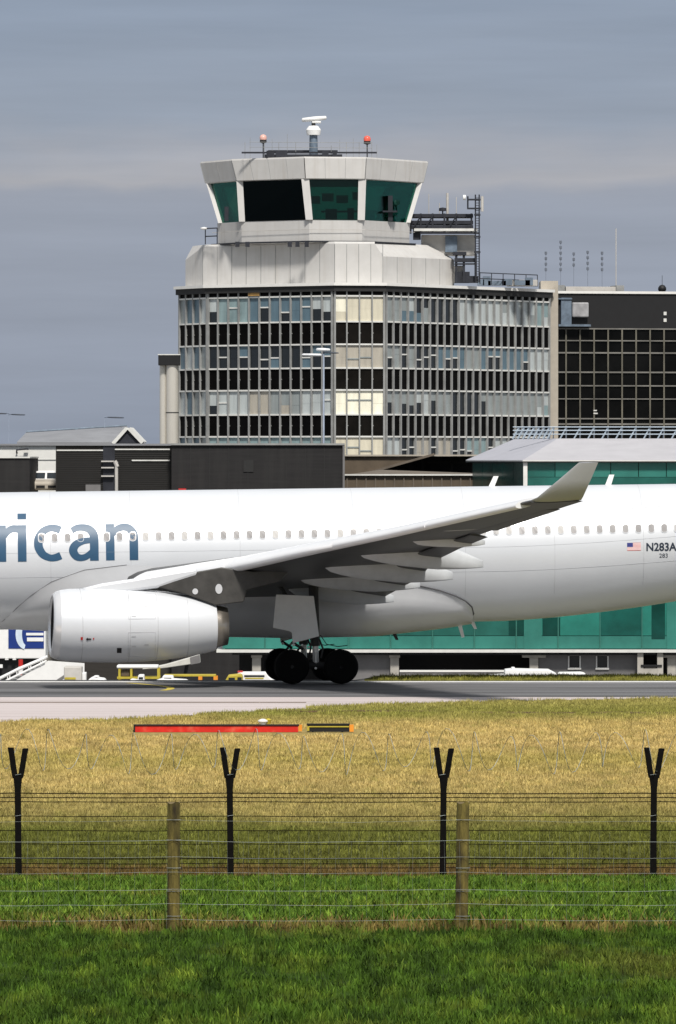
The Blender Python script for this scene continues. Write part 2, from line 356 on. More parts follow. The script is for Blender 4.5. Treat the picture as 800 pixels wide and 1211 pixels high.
def turf_mats():
    m=bpy.data.materials.new('turf_soil'); m.use_nodes=True; nt=m.node_tree; b=nt.nodes['Principled BSDF']; b.inputs['Roughness'].default_value=.95; b.inputs['Specular IOR Level'].default_value=.1
    hv=nt.nodes.new('ShaderNodeHueSaturation'); hv.inputs['Value'].default_value=.6
    nt.links.new(grass_color(nt),hv.inputs['Color']); nt.links.new(hv.outputs[0],b.inputs['Base Color']); M['soil']=m
    m=bpy.data.materials.new('grass_blade'); m.use_nodes=True; nt=m.node_tree; b=nt.nodes['Principled BSDF']; b.inputs['Roughness'].default_value=.7; b.inputs['Specular IOR Level'].default_value=.15
    nt.links.new(grass_color(nt,1.05,True),b.inputs['Base Color'])
    M['blade']=m
    # pavement
    M['asphalt']=mat('runway_asphalt',(.125,.125,.13),.85,var=.5,scale=.6,stretch=(.06,.8,1),stain=((.03,.03,.03),.6,.85,(.05,1.1,1)),bump=.2)
    M['paleconc']=mat('pale_concrete',(.52,.46,.45),.85,var=.08,scale=.5,stretch=(.1,1,1),stain=((.25,.21,.19),.5,.6,(.05,1.5,1)))
    M['linewhite']=mat('runway_edge_paint',(.75,.75,.74),.7,var=.15,scale=1)
    M['lineyellow']=mat('taxi_paint',(.60,.48,.08),.7,var=.15,scale=2)
    M['apronm']=mat('apron_concrete',(.22,.215,.21),.85,var=.15,scale=.3)
    M['soilbare']=mat('bare_brown_earth',(.10,.06,.025),.95,var=.5,scale=1.2,stretch=(.4,2,1))
turf_mats()

def ground():
    mb=MB()
    xs=[-6000,-1500,-400,-120,-60,-30,-15,-5,.5,1.1,1.7,7,15,30,60,120,400,1500,6000]
    ys=[-400,-60,0,20,35,50,63]+[63+7*i for i in range(1,11)]+[150,175,200,230,251.5,253,255,257,262,266,275,283,300,325,420,700,1500,4000,9000]
    n=len(xs)
    vs=[(x,y,gz(x,y)) for y in ys for x in xs]
    fs=[]; ms=[]
    for j in range(len(ys)-1):
        for i in range(n-1):
            fs.append((j*n+i,j*n+i+1,(j+1)*n+i+1,(j+1)*n+i)); ms.append(1 if ys[j]>=275 or (ys[j]>=251 and xs[i]<1.) else 0)
    mb.v=[Vector(v) for v in vs]; mb.f=[list(f) for f in fs]; mb.m=ms
    tag(mb.build('ground',['soil','apronm']),kind='structure')
    # pale concrete shoulder
    pts=EDGE; mb=MB()
    top=[(x,234.6+ (0 if x<20 else (x-20)*.02),.006) for x,_ in pts]; bot=[(x,y,.006) for x,y in pts]
    bot=[(x,min(y,234.2),z) for x,y,z in bot]
    for i in range(len(pts)-1): mb.add([bot[i],bot[i+1],top[i+1],top[i]],[(0,1,2,3)])
    tag(mb.build('taxiway_shoulder','paleconc'),kind='structure')
    mb=MB(); mb.add([(-260,234.4,.010),(260,234.4,.010),(260,251.4,.010),(-260,251.4,.010)],[(0,1,2,3)])
    tag(mb.build('runway','asphalt'),kind='structure')
    mb=MB(); mb.add([(-260,249.6,.014),(260,249.6,.014),(260,250.7,.014),(-260,250.7,.014)],[(0,1,2,3)])
    mb.add([(-260,229.0,.010),(-1.2,229.0,.010),(-1.2,229.5,.010),(-260,229.5,.010)],[(0,1,2,3)],1)
    # yellow taxi lead-off arc
    arc=[(X(150+2.0*t,0) ,0) for t in range(2)]
    a=[]
    for k in range(13):
        t=k/12; a.append((-8.6+1.7*math.sin(t*PI*.5)*1.6-(.9*t*t)*1.2, 248.8-8.*t))
    for p,q in zip(a,a[1:]): mb.add([(p[0]-.15,p[1],.018),(p[0]+.15,p[1],.018),(q[0]+.15,q[1],.018),(q[0]-.15,q[1],.018)],[(0,1,2,3)],2)
    tag(mb.build('runway_markings',['linewhite','soilbare','lineyellow']),kind='structure')
    # shallow drainage gully in the grass, seen as a brown line on the right
    mb=MB(); rs=[]
    for k in range(60):
        x=-3+k*1.0
        yc=220.4-.14*(x)+.4*math.sin(x*.7)+.2*math.sin(x*2.1)
        wv=.5*min(1,(k+1)/8)
        rs.append([(x,yc-wv,.012),(x,yc-.15,.06+.02*math.sin(x*3)),(x,yc+.2,.07),(x,yc+wv,.012)])
    mb.rings(rs,0,False,False)
    tag(mb.build('drainage_gully','soilbare'),kind='structure')
ground()

# ------------------------------------------------------------------ grass (stuff): scattered tufts
def tuft_patch(name, size, nb, hmin, hmax, w, rnd):
    vs=[];fs=[]
    for _ in range(nb):
        x,y=rnd.uniform(-size,size)/2,rnd.uniform(-size,size)/2
        h=rnd.uniform(hmin,hmax)*rnd.choice((.6,1,1,1.25)); a=rnd.uniform(0,2*PI); l=rnd.uniform(.1,.75)*h; ww=w*rnd.uniform(.6,1.3)
        dx,dy=math.cos(a),math.sin(a); b=rnd.uniform(0,2*PI); px_,py_=math.cos(b)*ww/2,math.sin(b)*ww/2
        o=len(vs)
        vs += [(x-px_,y-py_,-.02),(x+px_,y+py_,-.02),(x+dx*l*.4+px_*.7,y+dy*l*.4+py_*.7,h*.62),(x+dx*l*.4-px_*.7,y+dy*l*.4-py_*.7,h*.62),(x+dx*l,y+dy*l,h)]
        fs += [(o,o+1,o+2,o+3),(o+3,o+2,o+4)]
    me=bpy.data.meshes.new(name); me.from_pydata(vs,[],fs); me.materials.append(M['blade']); me.update()
    return bpy.data.objects.new(name,me)
def scatter(name, emitter_faces, density, patches, smin, smax, seed):
    col=bpy.data.collections.new(name+'_tufts')
    for p in patches: col.objects.link(p)
    mb=MB(); 
    for q in emitter_faces: mb.add(q,[(0,1,2,3)])
    ob=mb.build(name,'soil')
    ng=bpy.data.node_groups.new(name+'_scatter','GeometryNodeTree')
    ng.interface.new_socket('Geometry',in_out='INPUT',socket_type='NodeSocketGeometry'); ng.interface.new_socket('Geometry',in_out='OUTPUT',socket_type='NodeSocketGeometry')
    N=ng.nodes; L=ng.links
    gi=N.new('NodeGroupInput'); go=N.new('NodeGroupOutput')
    d=N.new('GeometryNodeDistributePointsOnFaces'); d.inputs['Density'].default_value=density; d.inputs['Seed'].default_value=seed
    ci=N.new('GeometryNodeCollectionInfo'); ci.inputs['Collection'].default_value=col; ci.inputs['Separate Children'].default_value=True; ci.inputs['Reset Children'].default_value=True
    io=N.new('GeometryNodeInstanceOnPoints'); io.inputs['Pick Instance'].default_value=True
    rv=N.new('FunctionNodeRandomValue'); rv.data_type='FLOAT_VECTOR'; rv.inputs[0].default_value=(0,0,0); rv.inputs[1].default_value=(0,0,2*PI)
    rs=N.new('FunctionNodeRandomValue'); rs.data_type='FLOAT'; rs.inputs[2].default_value=smin; rs.inputs[3].default_value=smax; rs.inputs['Seed'].default_value=5
    L.new(gi.outputs[0],d.inputs[0]); L.new(d.outputs['Points'],io.inputs['Points']); L.new(ci.outputs[0],io.inputs['Instance'])
    L.new(rv.outputs[0],io.inputs['Rotation']); L.new(rs.outputs[1],io.inputs['Scale']); L.new(io.outputs[0],go.inputs[0])
    md=ob.modifiers.new('scatter','NODES'); md.node_group=ng
    return ob
def grass():
    r=random.Random(4)
    def strips(y0,y1,step,half):
        q=[]; y=y0
        while y<y1-1e-6:
            h=half(y); q.append([(-h,y,gz(0,y)),(h,y,gz(0,y)),(h,y+step,gz(0,y+step)),(-h,y+step,gz(0,y+step))]); y+=step
        return q
    near=[tuft_patch('near_tuft',.26,36,.02,.075,.011,r) for _ in range(7)]
    o=scatter('near_grass',strips(42,63,3.5,lambda y:.058*y+4),24.,near,.5,1.6,1)
    tag(o,'short lush green grass at the very bottom of the photo, in front of the wooden posts','grass',kind='stuff')
    mid=[tuft_patch('mid_tuft',.36,44,.03,.11,.017,r) for _ in range(7)]
    o=scatter('bank_grass',strips(63,133,7,lambda y:.058*y+5),16.,mid,.5,1.6,2)
    tag(o,'longer bright green grass on the bank between the two fences','grass',kind='stuff')
    dry=[tuft_patch('dry_tuft',.5,52,.04,.12,.018,r) for _ in range(7)]
    q=[]
    y=133.
    while y<233:
        x=-19.
        while x<19:
            ye=edge_y(x+1)
            if y+2<=ye-.1 and not (-7.5<x+1<1.5 and 199<y<207): q.append([(x,y,0),(x+2,y,0),(x+2,y+2,0),(x,y+2,0)])
            elif y<ye-.3: 
                if not (-7.5<x+1<1.5 and 199<y<207): q.append([(x,y,0),(x+2,y,0),(x+2,min(y+2,edge_y(x+2)-.3),0),(x,min(y+2,edge_y(x)-.3),0)])
            x+=2
        y+=2
    q+=[[(1.6,251.6,0),(22,251.6,0),(22,257,0),(1.6,257,0)]]
    o=scatter('dry_field_grass',q,8.5,dry,.5,1.45,3)
    tag(o,'straw yellow dry grass field between the dark fence and the runway','grass',kind='stuff')
    # tall dead stalks along the two fence lines
    st=[tuft_patch('stalk_tuft',.6,46,.06,.24,.012,r) for _ in range(4)]
    o=scatter('fence_line_stalks',strips(133.2,136.5,3.3,lambda y:14)+strips(63.3,64.1,.8,lambda y:8.5),3.2,st,.4,1.,4)
    tag(o,'straggling brown dead stalks along the foot of the fences','dead grass',kind='stuff')
grass()
# ------------------------------------------------------------------ airliner
M['belly']=mat('belly_grey_paint',(.60,.61,.63),.36,metal=.15,var=.05,scale=.8,coat=.12); M['seam']=mat('skin_seam_grey',(.46,.47,.49),.5); M['faintdark']=mat('panel_line_mid', (.20,.20,.21), .6)
PL=Vector((0,252.6,0)); YAW=math.radians(2.9); PITCH=math.radians(.7)
ROLL=math.radians(1.5)       # the runway falls away behind its crown
RP=Matrix.Rotation(YAW,3,'Z') @ Matrix.Rotation(-PITCH,3,'Y') @ Matrix.Rotation(-ROLL,3,'X')
def Lp(px,py,y):
    """local x,z of the point at lateral y that the photo shows at (px,py)"""
    a=(px-400)/F; b=(py-540)/F
    # world = PL + RP @ (x,y,z);  Xw = a*Yw ;  CH - Zw = b*Yw
    c0=PL+RP@Vector((0,y,0)); cx=RP@Vector((1,0,0)); cz=RP@Vector((0,0,1))
    A=Matrix(((cx.x-a*cx.y, cz.x-a*cz.y),(cx.z+b*cx.y, cz.z+b*cz.y)))
    r=Vector((a*c0.y-c0.x, CH-c0.z-b*c0.y))
    s=A.inverted()@r
    return s.x,s.y
R0=2.82; ZC=5.17
def fus(x):
    # centre z, half height, half width
    top,bot,w=ZC+R0,ZC-R0,R0
    if x<-19:
        t=min(1,(-19-x)/8.0); k=math.sqrt(max(0,1-t**2.1)); top=ZC-.5+(R0+.5)*k; bot=ZC-.5-(R0-.5)*k; w=R0*k
    if x>6.5:
        t=(x-6.5)/25.; bot=ZC-R0+ (4.55)*t**1.55
        if x>20: top-=.9*((x-20)/11.5)**2
        w=R0*(1-.93*max(0,(x-9)/22.5)**1.7)
    return (top+bot)/2,max((top-bot)/2,.05),max(w,.05)
def fus_y(x,z,off=.0):
    c,h,w=fus(x); k=max(0,1-((z-c)/h)**2)
    return -(w*math.sqrt(k)+off)
def airfoil(x0,z0,y,chord,th,inc,n=14,camber=.015):
    up=[];lo=[]
    for i in range(n+1):
        t=(1-math.cos(PI*i/n))/2
        yt=5*th*(.2969*math.sqrt(t)-.126*t-.3516*t*t+.2843*t**3-.1036*t**4)
        yc=camber*4*t*(1-t)
        up.append((t,yc+yt)); lo.append((t,yc-yt*.9))
    pts=up[::-1]+lo[1:]
    ca,sa=math.cos(inc),math.sin(inc)
    return [Vector((x0+chord*(t*ca+v*sa),y,z0+chord*(-t*sa+v*ca))) for t,v in pts]
def interp(tab,y):
    for a,b in zip(tab,tab[1:]):
        if y<=b[0]:
            t=(y-a[0])/(b[0]-a[0]); return [p+(q-p)*t for p,q in zip(a,b)]
    return list(tab[-1])
def wrap_flat(me_bm,x_off=0):
    pass
def text_mesh(body,bold=0.):
    c=bpy.data.curves.new('t','FONT'); c.body=body; c.size=1; c.offset=bold; c.resolution_u=6
    o=bpy.data.objects.new('t',c); COL.objects.link(o)
    dg=bpy.context.evaluated_depsgraph_get(); dg.update()
    me=bpy.data.meshes.new_from_object(o.evaluated_get(dg)); bpy.data.objects.remove(o); bpy.data.curves.remove(c)
    return me
def airliner():
    root=thing('airliner',PL,'white twin engine airliner with blue lettering rolling along the runway','airliner')
    root.rotation_euler=(RP.to_euler())
    def pt(px,py,y):
        x,z=Lp(px,py,y); return Vector((x,y,z))
    # fuselage
    mb=MB(); xs=[-27,-26.8,-26.4,-25.6,-24.5,-23,-21,-19]+[-17+1.6*i for i in range(15)]+[7,8,9,10,11.5,13,15,17,20,23,26,29,31.5]
    n=56; rs=[]
    for x in xs:
        c,h,w=fus(x); rs.append([(x,w*math.cos(2*PI*i/n),c+h*math.sin(2*PI*i/n)) for i in range(n)])
    mb.rings(rs); fu=mb.build('fuselage','paint',root,smooth=True)
    # belly fairing
    mb=MB(); rs=[]
    tab=[]  # x, ztop, bulge
    for px,py,bu in [(-4,737,.02),(5,733,.05),(20,719,.09),(37,704,.14),(61,688,.2),(100,674,.26),(150,668,.32),(230,672,.36),(330,684,.36),(430,688,.36),(480,691,.34),(520,698,.27),(540,705,.2),(552,711,.13),(560,718,.07),(563,726,.03)]:
        x,z=Lp(px,py,-2.75); tab.append((x,z,bu))
    def zbot(x):
        return interp([(-30,2.3),(-13.5,2.3),(-9,2.0),(-2,1.78),(1.5,1.80),(4.5,2.1),(5.8,2.3),(40,2.3)],x)[1]
    nn=28
    xs2=[tab[0][0]+(tab[-1][0]-tab[0][0])*k/44 for k in range(45)]
    for x in xs2:
        _,zt,bu=interp(tab,x)
        c,h,w=fus(x)
        th=math.asin(max(-1,min(1,(zt-c)/h)))     # angle of the upper edge (from horizontal)
        ring=[]
        for i in range(nn+1):
            a=th+( -PI-2*th)*i/nn
            s=min(1,min(i,nn-i)/4.0); s=s*s*(3-2*s)
            yb=(w+.015+bu*s)*math.cos(a); zb=c+(h+.015)*math.sin(a)
            k=max(0,-math.sin(a)); tgt=zbot(x)
            zb-= s*max(0,(c-h)-tgt+.0)*k**.7 
            ring.append((x,-yb,zb))
        rs.append(ring)
    mb.rings(rs,0,False,False); mb.build('belly_fairing','belly',root,smooth=True)
    # dark seal line round the fairing edge
    mb=MB()
    ln=[];
    for px,py in [(0,737),(5,733),(20,719),(37,704),(61,688),(100,674),(150,668)]:
        x,z=Lp(px,py,-2.78); ln.append((x,fus_y(x,z,.02),z))
    mb.tube(ln,.014,6); mb.build('seal_line','faintdark',root); mb=MB()
    ln=[]
    for px,py in [(475,690),(500,693.5),(520,698),(540,705),(552,711),(560,718),(563,726),(560,733),(552,738)]:
        x,z=Lp(px,py,-2.5); ln.append((x,fus_y(x,z,.03),z))
    mb.tube(ln,.028,6); mb.build('seal_line','line',root)
    # skin seams: barely visible frames and lap joints
    for x in (-15.2,-11.9,-8.6,-4.1,.6,5.2,8.9,12.6,16.2):
        mb=MB(); c,h,w=fus(x); mb.tube([(x,-(w+.001)*math.cos(math.radians(a)),c+(h+.001)*math.sin(math.radians(a))) for a in range(-40,92,4)],.006,5); mb.build('skin_seam','seam',root)
    for dz in (1.55,.25,-.75):
        mb=MB(); mb.tube([(x,fus_y(x,fus(x)[0]+dz,.001),fus(x)[0]+dz) for x in [-17+1.0*i for i in range(35)]],.005,5); mb.build('skin_seam','seam',root)
    # tail fin, tailplane (out of the picture but part of the aircraft)
    mb=MB()
    mb.rings([[Vector((x,z_*1.,y)) for x,y,z_ in [(p.x,7.6,p.z) for p in airfoil(20,0,0,9,.1,0,10,0)]],
              [Vector((p.x,p.z,16.2)) for p in airfoil(26.6,0,0,3.4,.1,0,10,0)]]); mb.build('tail_fin','silver',root,smooth=True,auto=40)
    for s in (-1,1):
        mb=MB(); mb.rings([airfoil(24,6.6,s*.8,5.6,.1,0,10,0),airfoil(29,7.6,s*9.7,1.9,.1,0,10,0)]); mb.build('tailplane','wingshaded',root,smooth=True,auto=40)
    # cabin windows
    wl=[49,64.6,80,95.4,126,141.4]+[157+15.36*i for i in range(29)]+[587+15.33*i for i in range(16)]
    x_a,z_a=Lp(170,634.2,-2.66); x_b,z_b=Lp(787,624.2,-2.62)
    zwin=lambda x: z_a+(z_b-z_a)*(x-x_a)/(x_b-x_a)
    def onfus(x,z,off): return (x,fus_y(x,z,off),z)
    def rr(cx,cz,hw,hh,off,k=5):
        pts=[]
        r=min(hw,hh)*.8
        for sx,sz,a0 in ((1,1,0),(-1,1,90),(-1,-1,180),(1,-1,270)):
            for i in range(k):
                a=math.radians(a0+90*i/(k-1)); pts.append(onfus(cx+sx*(hw-r)+r*math.cos(a),cz+sz*(hh-r)+r*math.sin(a),off))
        return pts
    rw=random.Random(3)
    for i,px in enumerate(wl):
        x,_=Lp(px,630,-2.64); z=zwin(x)
        mb=MB(); o=rr(x,z,.142,.20,.011); q=rr(x,z,.115,.17,.014); e=rr(x,z,.142,.20,-.01)
        mb.rings([e,o],0,False); mb.rings([o,q],0,False)
        cx=sum(p[0] for p in q)/len(q)
        # pane, with blind partly down
        n_=len(q); mb.add([(p[0],p[1]+.004,p[2]) for p in q],[tuple(range(n_))],1 if rw.random()<.75 else 2)
        ob=mb.build('cabin_window',['paint','pane','shade'],root)
    # lettering
    def wrap(me,xr,zb,sx,sz,off,name,m,label=None,tilt=0):
        bm=bmesh.new(); bm.from_mesh(me)
        for v in bm.verts:
            x=xr+v.co.x*sx; z=zb+v.co.y*sz+v.co.x*sx*tilt; v.co=Vector((x,0,z))
        zs=[v.co.z for v in bm.verts]; z0,z1=min(zs),max(zs); k=max(4,int((z1-z0)/.07))
        for i in range(1,k):
            bmesh.ops.bisect_plane(bm,geom=bm.verts[:]+bm.edges[:]+bm.faces[:],plane_co=(0,0,z0+(z1-z0)*i/k),plane_no=(0,0,1))
        for v in bm.verts: v.co.y=fus_y(v.co.x,v.co.z,off)
        m2=bpy.data.meshes.new(name); bm.to_mesh(m2); bm.free(); m2.materials.append(M[m])
        ob=bpy.data.objects.new(name,m2); COL.objects.link(ob); ob.parent=root
        return ob
    xi,_=Lp(21,640,-2.7); xn,_=Lp(163,640,-2.7)
    _,zb=Lp(100,663.2,-2.8); _,zt=Lp(100,620,-2.6)
    sx=(xn-xi)/142.; sz=(zt-zb)/43.2
    def ell(cx,cy,rx,ry,a0,a1,w0,w1,k=22):
        return [(cx+rx*math.cos(math.radians(a0+(a1-a0)*i/k)),cy+ry*math.sin(math.radians(a0+(a1-a0)*i/k)),w0+(w1-w0)*abs(math.cos(math.radians(a0+(a1-a0)*i/k)))) for i in range(k+1)]
    def spline(pts,k=6):
        out=[]
        for i in range(len(pts)-1):
            p0,p1,p2,p3=pts[max(i-1,0)],pts[i],pts[i+1],pts[min(i+2,len(pts)-1)]
            for j in range(k):
                t=j/k; out.append(tuple(.5*((2*b)+(-a+c)*t+(2*a-5*b+4*c-d)*t*t+(-a+3*b-3*c+d)*t**3) for a,b,c,d in zip(p0,p1,p2,p3)))
        out.append(pts[-1]); return out
    st=lambda x,h=43.2: [(x,0,10.2),(x,h,10.2)]
    arch=lambda x: spline([(x+3,31,6.5),(x+8,36.6,8),(x+15.5,39.4,8.4),(x+23,37.6,9),(x+27.4,31.5,10.2),(x+28,24,10.2)])+[(x+28,0,10.2)]
    G={'i':[st(5.1),[(5.1,50.2,10.2),(5.1,57,10.2)]],
       'c':[spline([(31.5,36.6,9),(26,38.7,8.6),(19,39.2,8),(11,35.6,9),(6.2,28.5,10),(5.1,21.6,10.2),(6.2,14.7,10),(11,7.6,9),(19,4,8),(26,4.5,8.6),(31.5,6.6,9)])],
       'a':[spline([(4.2,36.0,7),(10,38.9,7.6),(17,39.5,8),(24.5,37.6,9),(29.6,32,10),(30.6,24,10.2)])+[(30.6,0,10.2)],
            spline([(28,24.2,6.6),(18,23.4,7.4),(9.3,19.6,9),(5.6,12.8,10),(8.6,6.0,9),(14.6,3.6,7.6),(21.5,5.2,7.4),(28,10.5,7)])],
       'n':[st(5.1),arch(5.1)],'r':[st(5.1),spline([(8,30,6.5),(12,35.8,8),(18,39,8.4),(25,38.6,8.6)])],
       'm':[st(5.1),arch(5.1),arch(33.1)],'e':[ell(18,21.6,13.4,17.8,2,312,7.6,10.2),[(7,21.4,7),(31,21.4,7)]],
       'A':[[(3,0,10.5),(20,57,10.5)],[(37,0,10.5),(20,57,10.5)],[(9,17,8),(31,17,8)]]}
    ORI=[('A',-181),('m',-138),('e',-66),('r',-24),('i',0),('c',19.2),('a',59.8),('n',104.2)]
    mb=MB(); lev=0
    for ch,x0 in ORI:
        for st_ in G[ch]:
            lev=(lev+1)%4; off=.005+.0025*lev
            # resample so the strip follows the curve of the hull
            q=[]
            for a,b in zip(st_,st_[1:]):
                n_=max(1,int(math.hypot(b[0]-a[0],b[1]-a[1])/3.))
                for j in range(n_): q.append(tuple(u+(v-u)*j/n_ for u,v in zip(a,b)))
            q.append(st_[-1]); L_=[];R_=[]
            for i,p in enumerate(q):
                a,b=q[max(i-1,0)],q[min(i+1,len(q)-1)]; dx,dy=b[0]-a[0],b[1]-a[1]; l=math.hypot(dx,dy) or 1; nx,ny=-dy/l*p[2]/2,dx/l*p[2]/2
                row=[]
                for j in range(4):
                    t=-1+2*j/3; X_=xi+(x0+p[0]+nx*t)*sx; Z_=zb+(p[1]+ny*t)*sz; row.append((X_,fus_y(X_,Z_,off),Z_))
                L_.append(row)
            mb.rings(L_,0,False,False)
    mb.build('lettering','blue',root,smooth=True)
    mr=text_mesh('N283A',.026); fx0=min(v.co.x for v in mr.vertices); fx1=max(v.co.x for v in mr.vertices)
    fh=max(v.co.y for v in mr.vertices)
    xa,za=Lp(765,651.5,-2.7); xb,zb2=Lp(801,641.5,-2.7)
    s=(xb-xa)/(fx1-fx0)
    wrap(mr,xa-fx0*s,za,s,(zb2-za)/fh,.006,'registration','navy')
    mr=text_mesh('283',0.0); fx0=min(v.co.x for v in mr.vertices); fx1=max(v.co.x for v in mr.vertices); fh=max(v.co.y for v in mr.vertices)
    xa,za=Lp(780.5,659.5,-2.7); xb,zb2=Lp(790.5,654.5,-2.7); s=(xb-xa)/(fx1-fx0)
    wrap(mr,xa-fx0*s,za,s,(zb2-za)/fh,.006,'fleet_number','navy')
    # flag: stripes and canton
    mb=MB(); xa,zt=Lp(742,642,-2.7); xb,zb3=Lp(758.5,651,-2.7); hh=zt-zb3
    M['flagpink']=mat('flag_red_stripe',(.60,.16,.15),.5); M['flagwhite']=mat('flag_white_stripe',(.85,.80,.80),.5); M['flagblue']=mat('flag_canton',(.04,.05,.22),.5)
    for k in range(13):
        za_,zb_=zt-hh*k/13,zt-hh*(k+1)/13
        mb.add([onfus(xa,za_,.006),onfus(xb,za_,.006),onfus(xb,zb_,.006),onfus(xa,zb_,.006)],[(0,1,2,3)],k%2)
    xc=xa+(xb-xa)*.42; zc=zt-hh*7/13
    for k in range(3):
        za_,zb_=zt-(zt-zc)*k/3,zt-(zt-zc)*(k+1)/3
        mb.add([onfus(xa,za_,.010),onfus(xc,za_,.010),onfus(xc,zb_,.010),onfus(xa,zb_,.010)],[(0,1,2,3)],2)
    mb.build('flag',['flagpink','flagwhite','flagblue'],root)
    # blade antennas on the spine and under the belly
    for px,py0,py1,dx in [(578,577,563,9),(716,576,566,8)]:
        mb=MB(); a=pt(px,py0,0); b=pt(px+7,py0,0); c=pt(px+dx+3,py1,0); d=pt(px+dx-3,py1,0)
        zt_=fus(a.x)[0]+fus(a.x)[1]-.03; a.z=b.z=zt_; 
        c.z=zt_+.45; d.z=zt_+.45
        for q in (a,b,c,d): q.y=-.02
        mb.slab([a,b,c,d],(0,.04,0)); mb.build('blade_antenna','white',root)
    for px,py,ln_,m_ in [(541,735,.48,'white'),(556,735,.22,'white'),(463,743,.25,'geardark')]:
        mb=MB(); a=pt(px,py,0); zc_=min(fus(a.x)[0]-fus(a.x)[1],zbot(a.x))+.1; a.z=zc_; 
        b=a+Vector((.18,0,0)); c=a+Vector((.30,0,-ln_-.1)); d=a+Vector((.18,0,-ln_-.1))
        mb.slab([a,b,c,d],(0,.04,0)); mb.build('drain_mast',m_,root)
    # wings
    T=[]   # |y|, xLE, zLE, chord, thick, inc
    for y,px,py in [(2.3,138,690),(9.4,278,667),(13.5,354,651),(19,458,630),(28.9,628,593)]:
        x,z=Lp(px,py,-y); T.append([y,x,z])
    CI=[(10.2,.14,3.2),(7.3,.125,2.2),(5.3,.115,1.5),(3.75,.11,1.),(1.95,.10,.3)]
    T=[[t[0],t[1],t[2],c,th,math.radians(i)] for t,(c,th,i) in zip(T,CI)]
    def sec(y):
        q=interp(T,y)
        if s>0: q[2]-=.75*y/29.      # the far wing rides lower than the near one
        return q
    for s in (-1,1):
        fw=0 if s<0 else .75
        mb=MB(); rs=[]
        for y in [2.3,4,6,8,9.4,11,13,16,19,22,25,27.5,28.9]:
            _,x,z,c,t,inc=sec(y); r=airfoil(x,z,s*y,c,t,inc)
            rs.append(r)
        mb.rings(rs); wing=mb.build('wing','wingshaded',root,smooth=True,auto=50)
        # slats: thin shells round the nose of the section, in lengths
        for y0,y1 in [(3.6,9.2),(9.26,15.9),(15.97,22),(22.07,28.2)]:
            mb=MB(); rs=[]
            for k in range(5):
                y=y0+(y1-y0)*k/4; _,x,z,c,t,inc=sec(y)
                a_=.30+.055*c; b_=.115+.026*c
                rs.append([(x+a_*.55+a_*math.cos(2*PI*i/20)*math.cos(.25)-b_*math.sin(2*PI*i/20)*-.25,s*y,z+.02+b_*math.sin(2*PI*i/20)+a_*math.cos(2*PI*i/20)*.22) for i in range(20)])
            mb.rings(rs,0); sl=mb.build('slat','slat',wing,smooth=True,auto=60)
        # flaps and aileron
        for y0,y1,defl,nm,fc in [(3.0,9.3,8,'flap',.17),(9.7,19.2,8,'flap',.17),(20.2,26.6,3,'aileron',.24)]:
            mb=MB(); rs=[]
            for k in range(4):
                y=y0+(y1-y0)*k/3; _,x,z,c,t,inc=sec(y)
                h=.84 if nm=='flap' else .76
                xo=x+c*h*math.cos(inc); zo=z-c*h*math.sin(inc)-(.022*c if nm=='flap' else .0)+.002
                rs.append(airfoil(xo,zo,s*y,c*fc*1.08,.13,inc+math.radians(defl),8))
            mb.rings(rs); mb.build(nm,'wingshaded',wing,smooth=True,auto=50)
        # winglet
        yb,x,z,c,t,inc=T[-1]; z-=fw
        base=airfoil(x,z,s*28.9,2.1,.09,inc,10,.0)
        if True:
            xr,zr=Lp(636,590,-29.05); xt,zt2=Lp(685,547,-29.75); xe,_=Lp(708,547,-29.75); xre,_=Lp(690,591,-29.05); zr-=fw; zt2-=fw
        def wsec(x0,x1,y,z,th,nrm):
            pts=airfoil(0,0,0,1,th,0,10,0); out=[]
            for p in pts: out.append(Vector((x0+(x1-x0)*p.x, s*(y+ (x1-x0)*p.z*nrm[0]), z+(x1-x0)*p.z*nrm[1])))
            return out
        mb=MB(); mb.rings([wsec(xr-.25,xre-.05,28.85,zr-.06,.09,(-.3,.95)),wsec(xr,xre,29.12,zr+.06,.07,(-.85,.5)),wsec(xr*.5+xt*.5,xre*.5+xe*.5,29.46,(zr+zt2)/2+.02,.06,(-.9,.4)),wsec(xt,xe,29.75,zt2,.05,(-.9,.4))])
        mb.build('winglet','winglet',wing,smooth=True,auto=50)
        # flap track fairings
        FT=[(13.6,420,652,572,668,.28,.44),(10.6,380,668,536,682,.30,.48),(7.3,350,682,497,692,.29,.46),(4.6,340,696,466,709,.29,.44),(17.4,488,640,574,642,.16,.26),(20.6,520,626,574,623,.10,.16)]
        for y,px0,py0,px1,py1,w,h in FT:
            x0,z0=Lp(px0,py0,-y); x1,z1=Lp(px1,py1,-y); z0-=fw*y/29; z1-=fw*y/29
            mb=MB(); rs=[]
            for k in range(15):
                t=k/14; 
                b=(4*t*(1-t))**.5 if 0<t<1 else 0.
                b=max(.03,min(1,b*1.05)); 
                if t>.6: b=max(.2,1-((t-.6)/.4)**1.25*.78)
                xx=x0+(x1-x0)*t; w_,h_=w*1.12,h*1.18; zz=z0+(z1-z0)*t+ (.26*math.sin(PI*min(1,t*1.1))*.3) + h*b*.28
                rs.append([(xx,s*(y+w_*b*math.cos(2*PI*i/14)*(.6 if math.sin(2*PI*i/14)<-.6 else 1)*(1 if t<.6 else 1-.75*(t-.6)/.4)),zz+h_*b*1.15*math.sin(2*PI*i/14)) for i in range(14)])
            mb.rings(rs); mb.build('flap_track_fairing','fairing',wing,smooth=True)
        # pylon
        mb=MB()
        poly=[(186,694),(205,687),(228,677),(262,671),(300,676),(345,672),(330,688),(292,698),(288,712),(255,716),(220,703)]
        pp=[Lp(a,b,-9.4) for a,b in poly]
        mb.slab([(x,s*9.4-.30,z) for x,z in pp],(0,.6,0)); py=mb.build('pylon','pylon',root,bevel=.04)
        mb=MB()
